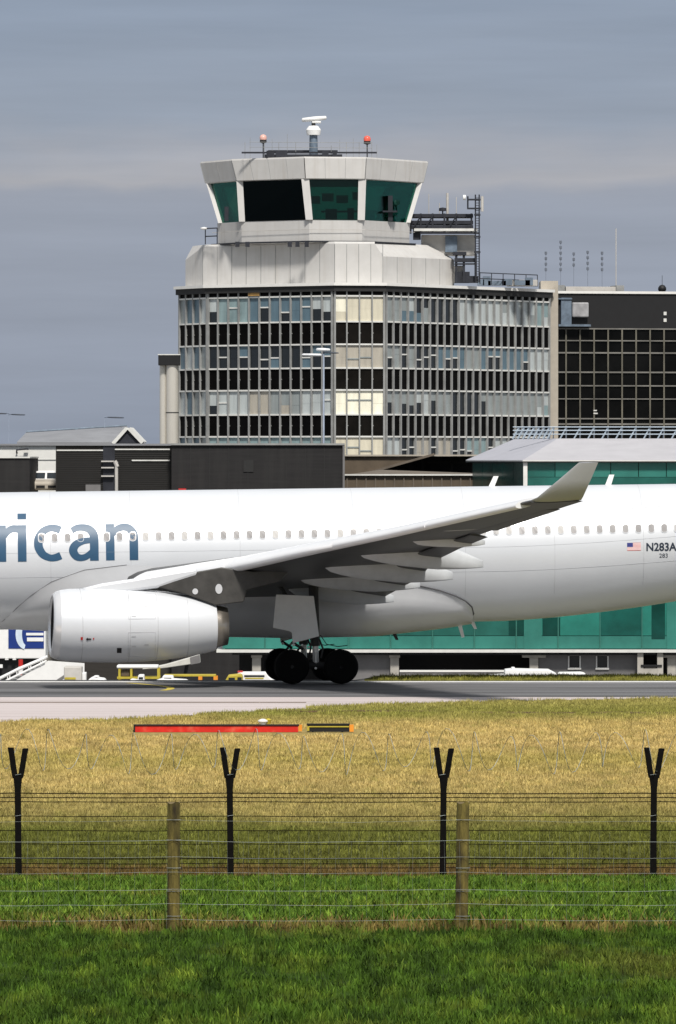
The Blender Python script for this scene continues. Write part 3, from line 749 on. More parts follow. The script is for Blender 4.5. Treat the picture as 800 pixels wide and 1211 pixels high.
        poly=[(96,696),(120,690),(160,684),(205,676),(232,672),(234,680),(205,689),(186,695.5),(150,700),(110,702)]
        pp=[Lp(a,b,-9.4) for a,b in poly]
        mb.slab([(x,s*9.4-.33,z) for x,z in pp],(0,.66,0)); mb.build('pylon_fairing','paint',py,bevel=.10)
        if s<0:
            for a,b,rx,rz_ in [(231,699.5,.135,.12),(259,696.5,.165,.2)]:
                x,z=Lp(a,b,-9.7)
                ring=[(x+rx*.85*math.cos(2*PI*i/18),s*9.4-.315,z+rz_*math.sin(2*PI*i/18)) for i in range(18)]
                mb=MB(); mb.slab(ring,(0,-.012,0)); mb.build('access_panel','silver',py)
            pass
        # engine
        ce=[Lp(a,b,-9.4) for a,b in ((60,740),(257,741))]
        ax0=Vector((ce[0][0],s*9.4,ce[0][1])); ax1=Vector((ce[1][0],s*9.4,ce[1][1]))
        L_=(ax1-ax0).length; toe=math.radians(5.0)
        K=1/29.6
        prof=[(0,35.0),(1.2,37.8),(4,40.),(9,42.),(20,43.6),(45,44.6),(75,44.9),(105,44.),(135,41.5),(165,37.),(185,32.5),(195,29.8)]
        def eng(prof,name,m,smooth=True,inner=None,parent=root,auto=None):
            mb=MB(); rs=[]
            for (dx,r) in prof:
                ring=[]
                for i in range(48):
                    a=2*PI*i/48
                    x=dx*K; yy=r*K*math.cos(a); zz=r*K*math.sin(a)
                    x+= .05*zz*(1 if dx<20 else 0)*max(0,1-dx/20)     # raked inlet
                    x+= s*yy*math.sin(toe)
                    if zz<0: zz*=.965
                    ring.append((ax0.x+x-(x*0),ax0.y-s*0+yy+ s*(-x*math.sin(toe))+ s*.10,ax0.z+(ax1.z-ax0.z)*dx/195+zz))
                rs.append(ring)
            mb.rings(rs,0,False); return mb.build(name,m,parent,smooth=smooth,auto=auto)
        nac=eng(prof[3:],'nacelle','paint')
        eng([(3,33.),(0,35.),(1.2,37.8),(4,40.),(9,42.05)],'inlet_lip','lip',parent=nac)
        eng([(3,33.),(12,32.),(30,31.5),(34,31.4),(34.2,4),(28,.2)],'fan','inlet',parent=nac)
        eng([(195,29.8),(193,28.2),(175,28),(174,5)],'fan_nozzle','inlet',parent=nac)
        eng([(175,27.2),(190,26.8),(200,25.),(209.5,22.6),(209,21.4),(196,20)],'core_cowl','core',parent=nac)
        eng([(196,20),(202,12),(206,5),(207,.3)],'exhaust_cone','geardark',parent=nac)
        def seam(dx,name='panel_seam',m='faint',w=.35):
            def rad(d):
                for (a,ra),(b,rb) in zip(prof,prof[1:]):
                    if d<=b: return ra+(rb-ra)*(d-a)/(b-a)
            eng([(dx-w,rad(dx)-.2),(dx-w,rad(dx)+.25),(dx+w,rad(dx)+.25),(dx+w,rad(dx)-.2)],name,m,smooth=False,parent=nac)
        for dx in (34,90,123,160): seam(dx)
        if s<0:
            # stencils and hatch on the outboard side
            def onn(px_,py_,off=.015):
                x,z=Lp(px_,py_,-10.7); dx=(x-ax0.x)/K
                r=None
                for (a,ra),(b,rb) in zip(prof,prof[1:]):
                    if dx<=b: r=(ra+(rb-ra)*(dx-a)/(b-a))*K; break
                cz=ax0.z+(ax1.z-ax0.z)*dx/195; dz=z-cz
                if dz<0: dz/=.965
                yy=math.sqrt(max(.01,r*r-dz*dz))
                return Vector((x,ax0.y-yy-s*x*0+ s*(-(x-ax0.x)*math.sin(toe))+s*.10-off,z))
            def patch(x0,x1,y0,y1,m,name):
                mb=MB(); mb.add([onn(x0,y1),onn(x1,y1),onn(x1,y0),onn(x0,y0)],[(0,1,2,3)]); return mb.build(name,m,nac)
            patch(138.5,144,766.5,772.5,'black','drain_hatch')
            patch(95.5,98,753.5,757,'red','stencil'); patch(110,111.5,754.5,756.5,'red','stencil')
            mb=MB(); mb.add([onn(101.5,756),onn(104,758),onn(104,756.8),onn(108,756.8),onn(108,755.2),onn(104,755.2),onn(104,754)],[(0,1,2,3,4,5,6)]); mb.build('stencil','black',nac)
            for (x0,x1,y0,y1) in [(152,184,702,732),(152,184,748,777)]:
                mb=MB(); 
                P4=[(x0,y0),(x1,y0),(x1,y1),(x0,y1)]
                for (a,b),(c,d) in zip(P4,P4[1:]+P4[:1]):
                    mb.tube([onn(a+(c-a)*k/6,b+(d-b)*k/6,.006) for k in range(7)],.010,5)
                mb.build('cowl_panel_outline','faint',nac)
            for a,b in [(156,717),(170,717),(156,728),(156,752),(171,762),(156,764)]: patch(a,a+5,b,b+1.2,'faint','latch')
        # main gear
        yg=s*5.34
        xw=[Lp(345,788.5,-5.34)[0],Lp(403,788.5,-5.34)[0]]; rw_=.70; zb_w=Lp(374,788.5,-5.34)[1]
        zg0=-xw[0]*math.sin(PITCH)
        xm=sum(xw)/2; zw=[zb_w+.0-PITCH*(x-sum(xw)/2) for x in xw]
        strut=MB(); xs_,_=Lp(373,760,-5.34)
        strut.tube([(xm,yg,zw[0]+.05),(xs_,yg,1.6)],.13,12); st_=strut.build('gear_strut','steel',root,smooth=True,auto=40)
        mb=MB(); mb.tube([(xs_,yg,1.45),(xs_-.05,yg,4.3)],.20,12); mb.tube([(xs_-.1,yg,1.7),(xs_-1.4,yg,3.9)],.09,8); mb.tube([(xs_,yg,1.8),(xs_-.1,yg*.45,3.4)],.10,8)
        mb.build('gear_leg','geardark',st_,smooth=True,auto=40)
        mb=MB(); mb.tube([(xw[0],yg,zw[0]),(xm,yg,zw[0]+.06),(xw[1],yg,zw[1])],.15,10); 
        for x_,z_ in zip(xw,zw): mb.tube([(x_,yg-.8,z_),(x_,yg+.8,z_)],.08,8)
        mb.build('bogie_beam','geardark',st_)
        mb=MB(); mb.tube([(xs_-.2,yg-.2,1.9),(xm-.75,yg-.2,1.28),(xm-.9,yg-.2,1.0)],.05,6); mb.tube([(xm+.2,yg-.22,.95),(xs_+.3,yg-.22,1.35),(xs_+.15,yg-.22,1.75)],.045,6)
        mb.tube([(xs_+.2,yg-.3,1.9),(xs_+.45,yg-.3,1.52),(xs_+.9,yg-.3,1.42),(xs_+1.3,yg-.3,1.46)],.02,6)
        mb.tube([(xs_-.95,yg-.3,1.62),(xs_-.5,yg-.3,1.32)],.07,6)
        mb.build('torque_link','geardark',st_)
        mb=MB()
        for dx,dz,r_ in [(-.9,1.52,.06),(-.55,1.5,.05),(.02,1.22,.06),(-.28,1.42,.045),(-.02,.82,.04),(-.03,.55,.05)]:
            mb.lathe((xs_+dx,yg-.82 if dz<1 else yg-.4,dz),[(.01,-.05),(r_,-.04),(r_,.03),(.01,.04)],'y',10)
        mb.build('gear_fitting','steel',st_,smooth=True,auto=40)
        for x_,z_ in zip(xw,zw):
            for dy in (-.56,.56):
                mb=MB(); cy=yg+dy
                mb.lathe((x_,cy,z_),[(rw_*.55,-.24),(rw_*.80,-.262),(rw_*.93,-.24),(rw_*.985,-.17),(rw_,-.06),(rw_,.06),(rw_*.985,.17),(rw_*.93,.24),(rw_*.80,.262),(rw_*.55,.24)],'y',40)
                w_=mb.build('wheel','tyre',root,smooth=True,auto=50)
                mb=MB(); mb.lathe((x_,cy,z_),[(.03,-.18),(.14,-.20),(.2,-.14),(.34,-.16),(rw_*.56,-.245),(rw_*.56,.245),(.34,.16),(.03,.18)],'y',24); mb.build('hub','hub',w_,smooth=True,auto=40)
        # gear door
        poly=[(325.5,702),(327,712),(371,711),(377.5,752.5),(346.4,761),(345,747.5),(323,742.5)]
        poly=[(326.5,703),(371,705),(377.5,752.5),(346.4,761),(345.4,748.5),(342,746.5),(323,742.5)]
        pp=[Lp(a,b,-6.15) for a,b in poly]
        mb=MB(); mb.slab([(x,s*(6.15+ (z-2.)*.10),z) for x,z in pp],(0,-.06,0)); mb.build('gear_door','white',root,bevel=.015)
    # nose gear
    mb=MB(); xn_=-22.; mb.tube([(xn_,0,.5-PITCH*xn_),(xn_+.1,0,2.6)],.11,10); ng=mb.build('nose_gear_strut','steel',root)
    for dy in (-.3,.3):
        mb=MB(); mb.lathe((xn_,dy,.5-PITCH*xn_),[(.2,-.16),(.46,-.15),(.5,-.05),(.5,.05),(.46,.15),(.2,.16)],'y',28); mb.build('nose_wheel','tyre',ng,smooth=True,auto=50)
    return root
airliner()
# ------------------------------------------------------------------ control tower block
def V2(x,y): return Vector((x,y))
A35=math.radians(35.4); A10=math.radians(9.6); A60=math.radians(60); A55=math.radians(54.6)
def tower():
    Yc=460.
    c34=V2(X(455,Yc),Yc)
    def left(p,px,ang_sign_dir):   # move from p along direction until the photo column px
        d=ang_sign_dir; a=(px-400)/F
        t=(a*p.y-p.x)/(d.x-a*d.y); return p+d*t
    dR=V2(math.sin(A35),math.cos(A35)); dL=V2(-math.cos(A35),math.sin(A35)); dC=V2(-math.cos(A10),-math.sin(A10)); d1=V2(-math.cos(A60),math.sin(A60))
    pR=left(c34,649,dR); c23=left(c34,395,dC); c12=left(c23,247,dL); pL=left(c12,213.5,d1)
    back=[pR+V2(-14,12),pL+V2(4,16)]
    poly=[pL,c12,c23,c34,pR]+back
    z0=-4.4; zt=Z(336,Yc)
    root=thing('control_tower',(c34.x,c34.y,z0),'tall airport control tower block with flared glass cab and black and white banded facade','control tower')
    org=root.location
    ctr=V2(sum(p.x for p in poly)/len(poly),sum(p.y for p in poly)/len(poly))
    def inset(pl,d): return [p+(ctr-p).normalized()*d for p in pl]
    # core wall
    MB().prism(inset(poly,.35),z0,zt-.1).build('core_wall','dark',root,org)
    faces=[(pL,c12,4,1),(c12,c23,12,2),(c23,c34,4,3),(c34,pR,23,4)]
    ys=[336,350,380.3,407.2,435.2,461.2,490.2,516.3,547]   # alternating spandrel / window bands at the corner
    zs=[Z(y,Yc) for y in ys]
    zs.append(zs[-1]-1.7); zs.append(zs[-1]-1.9); zs.append(z0)
    rnd=random.Random(21)
    pnames=['b_pale','b_grey','b_teal','b_blue','b_dark','b_cream','b_glint','b_beige']
    idx={k:i for i,k in enumerate(pnames)}
    mats=pnames+['trim']
    W={1:[('b_pale',5),('b_teal',3),('b_grey',3),('b_blue',2),('b_dark',1.5)],
       2:[('b_blue',4),('b_pale',3),('b_dark',3),('b_grey',2),('b_cream',.7)],
       3:[('b_pale',5),('b_grey',4),('b_teal',2.5),('b_dark',.6),('b_beige',.8)],
       4:[('b_pale',4),('b_grey',3),('b_dark',1.5),('b_teal',2),('b_beige',.5)]}
    def pick(row): 
        l=W[row]; t=rnd.uniform(0,sum(w for _,w in l))
        for k,w in l:
            t-=w
            if t<=0: return k
        return l[0][0]
    nwin=0
    for p,q,n,fi in faces:
        d=(q-p); L=d.length; d=d/L; bw=L/n
        mu=MB(); hz=MB()
        for i in range(n+1):
            w=.052 if fi!=4 else .075
            if i in (0,n): w=.13
            u=i*bw
            mu.obox(p,d,max(u-w,.0 if i==0 else u-w),min(u+w,L-.002 if i==n else u+w),0,.20,z0,zt-.15)
        for k,z in enumerate(zs[:-1]):
            if k==0: continue
            hz.obox(p,d,.01,L-.01,-.02,.17,z-.06,z+.06)
        # thin rail across the middle of every spandrel band
        for k in range(2,len(zs)-2,2):
            zc=(zs[k]+zs[k+1])/2
            for i in range(n): mu.obox(p,d,i*bw+bw*.02,i*bw+bw*.12,0,.1,zc-.04,zc+.04)
        mu.build('mullions','mull',root,org); hz.build('floor_trim','trim',root,org)
        for k in range(0,len(zs)-1,2):
            MB().obox(p,d,.02,L-.02,-.15,.06,zs[k+1],zs[k]).build('spandrel','spandb' if fi==3 else 'spand',root,org)
        for r in range(1,5):
            k=2*r-1; zt_,zb_=zs[k]-.06,zs[k+1]+.06
            run=None; left_run=0
            for i in range(0,n,2):
                mb=MB()
                for j in range(2):
                    if i+j>=n: break
                    u0,u1=(i+j)*bw+.05,(i+j+1)*bw-.05
                    if left_run<=0: run=pick(r); left_run=rnd.choice((1,1,2,3,4,6)) 
                    left_run-=1
                    a=run
                    if fi==1: a=rnd.choice(('b_pale','b_grey','b_blue','b_grey','b_blue'))
                    if fi==3: a={1:'b_cream',2:'b_beige',3:'b_glint',4:'b_cream'}[r]  # corner face: sun glint on the glass put into the pane colours
                    b=a
                    split=zb_+(zt_-zb_)*rnd.choice((.5,.45,.38,.6))
                    rr_=rnd.random()
                    if fi==3:
                        if r==1 and rnd.random()<.5: b='b_glint'
                    elif fi==2 and r in (1,4) and rr_<.45: b=a; a=rnd.choice(('b_dark','b_blue','b_dark'))
                    elif fi==2 and r==2 and rr_<.6: a=rnd.choice(('b_dark','b_blue')); b=rnd.choice(('b_dark','b_blue',b))
                    elif fi==4 and r==3 and rr_<.75 and i<14: a='b_dark'
                    elif fi==4 and r==2 and rr_<.6: a='b_dark'; b=rnd.choice(('b_dark',b,b))
                    elif fi==4 and r==4 and rr_<.6: a='b_dark'; b=rnd.choice(('b_dark',b))
                    elif rr_<.3: a=pick(r)
                    mb.obox(p,d,u0,u1,-.04,.03+rnd.uniform(-.008,.008),zb_,split,idx[a]); mb.obox(p,d,u0,u1,-.04,.03+rnd.uniform(-.008,.008),split,zt_,idx[b])
                    if (fi in (2,4) and r in (2,4) and rr_<.62) or (fi==2 and rnd.random()<.2) : mb.obox(p,d,u0,u1,.0,.09,split-.05,split+.05,len(pnames))
                    if fi==3 and r!=1 and (i+j) in (1,2): mb.obox(p,d,u0,u1,.0,.09,split-.045,split+.045,idx['b_grey'])
                mb.build('window',mats,root,org); nwin+=1
        # lower floors, hidden
        MB().obox(p,d,.02,L-.02,-.1,.03,zs[-3],zs[-4]).build('plinth_band','b_grey' if False else M['b_grey'],root,org)
    # cornice slab
    out=[p+(p-ctr).normalized()*.55 for p in poly]
    MB().prism(out,zt-.12,zt+.10).build('cornice','corn',root,org)
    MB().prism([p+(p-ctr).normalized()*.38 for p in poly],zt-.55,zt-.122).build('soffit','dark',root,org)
    # orange notice on the left face
    d=(c23-c12).normalized(); a=left(c12,296,dL); b_=left(c12,309,dL); u0=(a-c12).length; u1=(b_-c12).length
    MB().obox(c12,d,u0,u1,.21,.26,Z(350,464),Z(341,464)).build('facade_notice',mat('tan_notice',(.38,.22,.07),.7,var=.4,scale=4),root,org)
    # plant storey: white clad block with sloping shoulders
    zb=zt+.10; z1=Z(303,461.5); z2=Z(286,462)
    q34=left(V2(c34.x,c34.y+1.2),452,V2(0,1)) if False else V2(X(453,461.3),461.3)
    q23=left(q34,396,dC); q12=left(q23,240,dL); qL=left(q12,219.5,d1); qR=left(q34,537,dR)
    q3a=q34+dC*.62
    b1=[qL,q12,q23,q3a,q34,qR,qR+V2(-9,8),qL+V2(6,9)]
    nR=V2(math.cos(A35),-math.sin(A35))
    t34=q34-nR*1.0+dC*.62; tR=qR-nR*1.4-dR*.9
    b2=[qL+V2(.55,.6),q12+V2(.05,.15),q23+V2(0,.12),q3a+V2(0,.12),t34,tR,qR+V2(-9,7),qL+V2(7,8)]
    mb=MB(); mb.rings([[(p.x,p.y,zb) for p in b1],[(p.x,p.y,z1 if i in(4,5) else z2-1.1 if i in (0,7) else z2-.16) for i,p in enumerate(b1)],[(p.x,p.y,z2) for p in b2]])
    mb.build('plant_storey','clad',root,org)
    mb=MB()
    for p,q,n in ((q12,q23,9),(q23,q34,4),(q34,qR,5)):
        d=(q-p).normalized(); L=(q-p).length
        for i in range(n+1):
            if i==0 and p is not q12: continue
            mb=MB(); mb.obox(p,d,i*L/n-.022,i*L/n+.022,-.02,.012,zb+.05,(z1 if p is q34 else z2-.20)); mb.build('panel_joint','mull',root,org)
    # cab rings: columns read off the photograph for each of the five front corners
    def cabring(pxs,py,Yref=461.7):
        base=[]
        B=V2(X(pxs[2],461.2),461.2)
        C=left(B,pxs[3],V2(math.cos(A10),math.sin(A10)))
        D=left(C,pxs[4],V2(math.cos(A55),math.sin(A55)))
        A_=left(B,pxs[1],dL); Z0=left(A_,pxs[0],d1)
        return [Z0,A_,B,C,D,V2(D.x-2.3,D.y+5.0),V2(Z0.x+4.5,D.y+6.5),V2(Z0.x+.8,Z0.y+4.6)],Z(py,Yref)
    rt,ztop=cabring([237,274,360,433.5,506.5],185.2)
    rf,zf=cabring([243,280,361.5,432,501],211.8)
    rw,zw=cabring([262,287,366,427.5,482],258.5)
    rp,zp=cabring([257,285,366,429,485.5],260); rb,zb_=cabring([258,286,366,428.5,484.5],284.5)
    def R3(r,z,ins=0):
        c=V2(sum(p.x for p in r)/len(r),sum(p.y for p in r)/len(r))
        return [((p+(c-p).normalized()*ins).x,(p+(c-p).normalized()*ins).y,z) for p in r]
    MB().rings([R3(rb,z2-.05),R3(rb,zb_+.9),R3(rp,zp)]).build('cab_parapet','clad',root,org)
    MB().rings([R3(rf,zf,.12),R3(rf,zf+.06,.0),R3(rt,ztop-.12),R3(rt,ztop,.05)]).build('cab_fascia','clad',root,org)
    # fascia joints
    mb=MB()
    def lerp(a,b,t): return Vector(a)+(Vector(b)-Vector(a))*t
    F0,F1=R3(rf,zf+.06),R3(rt,ztop-.1)
    for i in range(4):
        n=(2,4,3,4)[i]
        for k in range(n+1):
            a=lerp(F0[i],F0[i+1],k/n); b=lerp(F1[i],F1[i+1],k/n); mb.tube([a,b],.03 if k in (0,n) else .016,5)
    mb.build('fascia_joint','mull',root,org)
    # pillars
    W0,W1=R3(rw,zp),R3(rf,zf+.02,.35)
    mb=MB()
    for i,(a,b) in enumerate(zip(W0,W1)):
        a,b=Vector(a),Vector(b)
        w=.27 if i in (1,2,3) else .24
        for_=[(-w,-.18),(w,-.18),(w,.2),(-w,.2)]
        mb=MB()
        mb.rings([[(a.x+u,a.y+v,a.z) for u,v in for_],[(b.x+u*1.1,b.y+v,b.z) for u,v in for_]]); mb.build('cab_pillar','clad',root,org)
    # glazing panes, one per facet
    M['cabglass']=glass('cab_glass_green',(.20,.52,.45),.02,.35); M['cabglassdark']=glass('cab_glass_dark',(.02,.035,.04),.02,.12)
    for i in range(8):
        j=(i+1)%8
        a,b,c,d=[Vector(v) for v in (W0[i],W0[j],W1[j],W1[i])]
        n=((b-a).cross(d-a)).normalized()
        MB().slab([a,b,c,d],n*.03).build('cab_glazing','cabglassdark' if i==1 else 'cabglass',root,org)
    # inside of the cab: floor, dark service core, desk, hanging screens
    rin=R3(rw,zp+.02,.5)
    mb=MB(); mb.rings([R3(rw,zp-.05,.4),R3(rw,zp+.06,.4)],0); mb.build('cab_floor','dark',root,org)
    cx,cy=X(322,466),466.8
    MB().box(cx-2.2,cx+1.3,cy-.6,cy+2.6,zp+.06,zf).build('service_core','black',root,org)
    mb=MB()
    for (px,w,h,zz) in [(352,.5,.9,.5),(392,.9,.75,.35),(415,.5,.8,.9),(438,.7,.7,.2),(462,.35,1.6,.3),(268,.3,.9,.3)]:
        mb.box(X(px,464.5)-w/2,X(px,464.5)+w/2,464.5,465.3,zp+.06,zp+.06+h*1.2)
    mb.box(X(380,465),X(470,465),464.2,464.8,zp+.7,zp+.82)
    mb.build('control_desk','equip',root,org)
    mb=MB()
    for px,zz in [(372,1.7),(388,1.9),(405,1.75),(424,2.0)]:
        mb.box(X(px,465)-.45,X(px,465)+.45,465.6,465.7,zp+zz-.3,zp+zz+.3)
    mb.build('hanging_screen','tealpale',root,org)
    MB().rings([R3(rf,zf-.06,.6),R3(rf,zf+.02,.6)]).build('cab_ceiling','dark',root,org)
    # walkway rail and brackets round the foot of the cab
    def rail(pts,h,name,m,r=.035,posts=True,mid=True,par=root):
        mb=MB(); 
        for k in ((h,h*.5) if mid else (h,)): mb.tube([Vector(p)+Vector((0,0,k)) for p in pts],r,6)
        if posts:
            for a,b in zip(pts,pts[1:]):
                a,b=Vector(a),Vector(b); n=max(1,int((b-a).length/1.5))
                for i in range(n+1):
                    p=a+(b-a)*i/n; mb.tube([p,p+Vector((0,0,h))],r*.9,6)
        return mb.build(name,m,par,org)
    rl,zl=cabring([255,284,366,430,487],283)
    pts=R3(rl,z2-.02,-.25)[:5]
    MB().rings([R3(rl,z2-.02,-.35)[:],R3(rl,z2+.07,-.35)[:]]).build('walkway','equip',root,org)
    mb=MB(); mb.tube([Vector(p)+Vector((0,0,.95)) for p in pts],.022,6); mb.build('walkway_rail','equipgrey',root,org)
    mb=MB()
    for px in (281,293,343,352,363):
        mb.box(X(px,460.7)-.16,X(px,460.7)+.16,460.3,460.8,z2-.42,z2-.04)
    mb.build('floodlight','equip',root,org)
    pa=P(243,284,467); pb=P(257,284,466)
    rail([(pa.x,pa.y,z2),(pb.x,pb.y,z2)],Z(270,467)-z2,'balcony_rail','equip',.05)
    mb=MB(); mb.lathe((pa.x-.1,pa.y,Z(270,467)),[(.02,-.12),(.28,-.06),(.3,.05),(.02,.12)],'z',12); mb.build('balcony_lamp','white',root,org,smooth=True)
    # roof of the cab: antenna deck
    zr=ztop
    mb=MB(); a=P(286,180,464); b=P(446,179,464)
    mb.box(a.x,b.x,463.6,463.7,Z(181.5,464),Z(179.5,464)); mb.box(a.x+2,b.x-3,465.6,465.7,Z(178,464),Z(176,464))
    mb.box(X(313,464),X(405,464),463.4,466,zr+.02,zr+.28)
    mb.build('roof_deck','equip',root,org)
    mb=MB()
    for px in (290,313,330,350,392,410,425,440): mb.tube([(X(px,464),463.65,zr),(X(px,464),463.65,Z(168+ (px*7%5),464))],.02,5)
    for py in (168,174): mb.tube([(a.x+.6,463.65,Z(py,464)),(b.x-.4,463.65,Z(py+1,464))],.016,5)
    for px,h in ((296,162),(322,164),(340,158),(402,165),(418,163),(446,170)): mb.tube([(X(px,465),465,zr),(X(px,465),465,Z(h,465))],.014,5)
    mb.build('roof_guardrail','mull',root,org)
    mb=MB()
    for px,w in ((320,.6),(333,.9),(385,.5),(396,.35)): mb.box(X(px,463.5)-w/2,X(px,463.5)+w/2,463.2,463.9,zr+.02,zr+.55)
    mb.build('roof_cabinet','equip',root,org)
    # radar
    c=P(371,160,464.5)
    mb=MB(); mb.tube([(c.x,c.y,zr),(c.x,c.y,Z(158,464.5))],[.34,.30],12); ra=mb.build('radar_mast','equipblue',root,org,smooth=True,auto=40)
    mb=MB(); mb.lathe((c.x,c.y,0),[(.2,Z(159.5,464)),(.52,Z(159,464)),(.58,Z(153,464)),(.36,Z(148.2,464)),(.05,Z(147.8,464))],'z',20); mb.build('radar_drum','white',ra,org,smooth=True,auto=40)
    mb=MB(); mb.tube([(c.x,c.y,Z(148,464)),(c.x,c.y,Z(141,464))],.16,10); mb.build('radar_pivot','dark',ra,org)
    mb=MB(); mb.rings([[(X(357,464)+(X(386.5,464)-X(357,464))*t,c.y+.0+ .22*math.cos(2*PI*i/12)*w,Z(141.2-2.6*t,464)+.17*math.sin(2*PI*i/12)*w) for i in range(12)] for t,w in ((0,.3),(.03,.9),(.5,1.1),(.97,.9),(1,.3))]); mb.build('radar_scanner','white',ra,org,smooth=True)
    mb=MB(); mb.box(X(369,464),X(380,464),c.y-.25,c.y+.25,Z(145,464),Z(142.8,464)); mb.build('radar_feed','white',ra,org,bevel=.05)
    # warning lamps
    for px,py in ((311.5,163.5),(434.5,165)):
        mb=MB(); q=P(px,py,464.2); mb.lathe((q.x,q.y,q.z),[(.02,.32),(.2,.26),(.28,.08),(.26,-.1),(.02,-.1)],'z',16); la=mb.build('warning_lamp','lampred' if px>400 else mat('pale_pink_lamp',(.72,.42,.36),.3),root,org,smooth=True,auto=50)
        mb=MB(); mb.lathe((q.x,q.y,q.z-.1),[(.25,0),(.27,-.2),(.1,-.26),(.045,-.3),(.045,zr-q.z+.1)],'z',12); mb.build('lamp_base','dark',la,org)
    # aerial gallery to the right of the cab
    Yg=468.
    def gb(x0,x1,y0,y1,m,name,dy=1.2,yb=0.): 
        return MB().box(X(x0,Yg+yb),X(x1,Yg+yb),Yg+yb,Yg+yb+dy,Z(y1,Yg+yb),Z(y0,Yg+yb)).build(name,m,root,org)
    gb(499,563,277.5,301,'equipgrey','plant_cabin',3.5,1.)
    mb=MB(); 
    for y0,y1 in ((252.5,256.5),(260.5,264.5),(266,269.5)): mb.box(X(486,Yg),X(560,Yg),Yg+.2,Yg+2.6,Z(y1,Yg),Z(y0,Yg))
    for px in (486,498,512,526,540,558): mb.box(X(px,Yg)-.07,X(px,Yg)+.07,Yg+.15,Yg+.35,Z(276,Yg),Z(252,Yg))
    for px in (489,503,531): mb.tube([(X(px,Yg),Yg+.1,Z(269,Yg)),(X(px+10,Yg),Yg+.1,Z(254,Yg))],.06,6)
    mb.build('aerial_gallery','equip',root,org)
    mb=MB(); mb.box(X(490,Yg),X(565,Yg),Yg-.1,Yg+4,Z(273,Yg),Z(270,Yg)); mb.build('gallery_deck','trim',root,org)
    mb=MB(); mb.box(X(497,Yg),X(568,Yg),Yg-.05,Yg+.1,Z(276.5,Yg),Z(274.5,Yg)); mb.box(X(489,Yg),X(498,Yg),Yg+.3,Yg+1,Z(283,Yg),Z(269,Yg)); mb.build('gallery_beam','equip',root,org)
    gb(527,541,279,298,'equipblue','cabin_door',.5,.6)
    mb=MB(); mb.box(X(536,Yg),X(552,Yg),Yg,Yg+1.,Z(301.5,Yg),Z(297.5,Yg)); mb.box(X(538,Yg),X(564,Yg),Yg,Yg+1,Z(309.5,Yg),Z(305,Yg)); mb.box(X(538,Yg),X(564,Yg),Yg,Yg+1,Z(312.5,Yg),Z(311,Yg))
    for px in (540,549,563): mb.box(X(px,Yg)-.09,X(px,Yg)+.09,Yg+.1,Yg+.4,Z(334,Yg),Z(300,Yg))
    mb.build('gallery_stair','equip',root,org)
    gb(537,548,314,334,'equipgrey','stair_cabin',1.5,.5)
    mb=MB(); mb.box(X(538,Yg),X(556,Yg),Yg+.3,Yg+1.5,Z(334,Yg),Z(321,Yg)); mb.box(X(546,Yg),X(566,Yg),Yg+.2,Yg+1.2,Z(334,Yg),Z(326,Yg)); mb.build('roof_plant','equip',root,org)
    # ladder mast
    mb=MB()
    for px in (562.5,567): mb.tube([(X(px,Yg),Yg-.3,Z(334,Yg)),(X(px,Yg),Yg-.3,Z(230,Yg))],.06,6)
    for k in range(34): mb.tube([(X(562.5,Yg),Yg-.3,Z(333-3*k,Yg)),(X(567,Yg),Yg-.3,Z(333-3*k,Yg))],.025,5)
    for py in (236,246.5,254,280,298): mb.box(X(553 if py<250 else 561,Yg),X(568.5,Yg),Yg-.4,Yg-.2,Z(py+1,Yg),Z(py-1,Yg))
    mb.tube([(X(553.5,Yg),Yg-.3,Z(247,Yg)),(X(553.5,Yg),Yg-.3,Z(232,Yg))],.07,6)
    lm=mb.build('ladder_mast','equip',root,org)
    mb=MB(); mb.lathe((X(549.5,Yg),Yg-.3,Z(233.5,Yg)),[(.02,-.1),(.2,-.1),(.2,.1),(.02,.12)],'x',12); mb.build('mast_floodlight','white',lm,org)
    mb=MB(); mb.tube([(X(570.5,Yg),Yg-.3,Z(250,Yg)),(X(570.5,Yg),Yg-.3,Z(232,Yg))],.11,8); mb.build('panel_aerial','equipgrey',lm,org)
    mb=MB()
    for px,y0,y1 in ((529.5,275,228),(507.5,252,229),(540,252,233),(520,252,240)): mb.tube([(X(px,Yg+1),Yg+1,Z(y0,Yg+1)),(X(px,Yg+1),Yg+1,Z(y1,Yg+1))],.10 if px==529.5 else .03,8)
    mb.build('whip_aerial','equipgrey',root,org)
    mb=MB(); mb.lathe((X(524,Yg),Yg+.5,Z(247,Yg)),[(.02,.15),(.28,.1),(.3,-.12),(.05,-.15),(.05,-.5)],'z',12); mb.build('gallery_lamp','equip',root,org)
    # rail and clutter on the lower right roof, stair head at its end
    a=P(568,334,470); b=P(636,336,476)
    rail([(a.x,a.y,zt+.28),(b.x,b.y,zt+.28)],.9,'roof_rail','equip',.04)
    mb=MB()
    for px,w,h in ((569,.5,.45),(576,.6,.7),(588,1.4,.35),(600,.8,.5),(618,1.2,.4),(626,.6,.6)): mb.box(X(px,473)-w/2,X(px,473)+w/2,472.5,473.5,zt+.28,zt+.28+h)
    mb.build('roof_vent','equipblue',root,org)
    MB().box(X(600,474),X(636,474),474,476,zt+.28,zt+.75).build('roof_upstand','equipgrey',root,org)
    MB().box(X(640,479),X(660.5,479),479,484,-4.4,Z(332,479)).build('stair_head','beige',root,org)
    return root
tower()

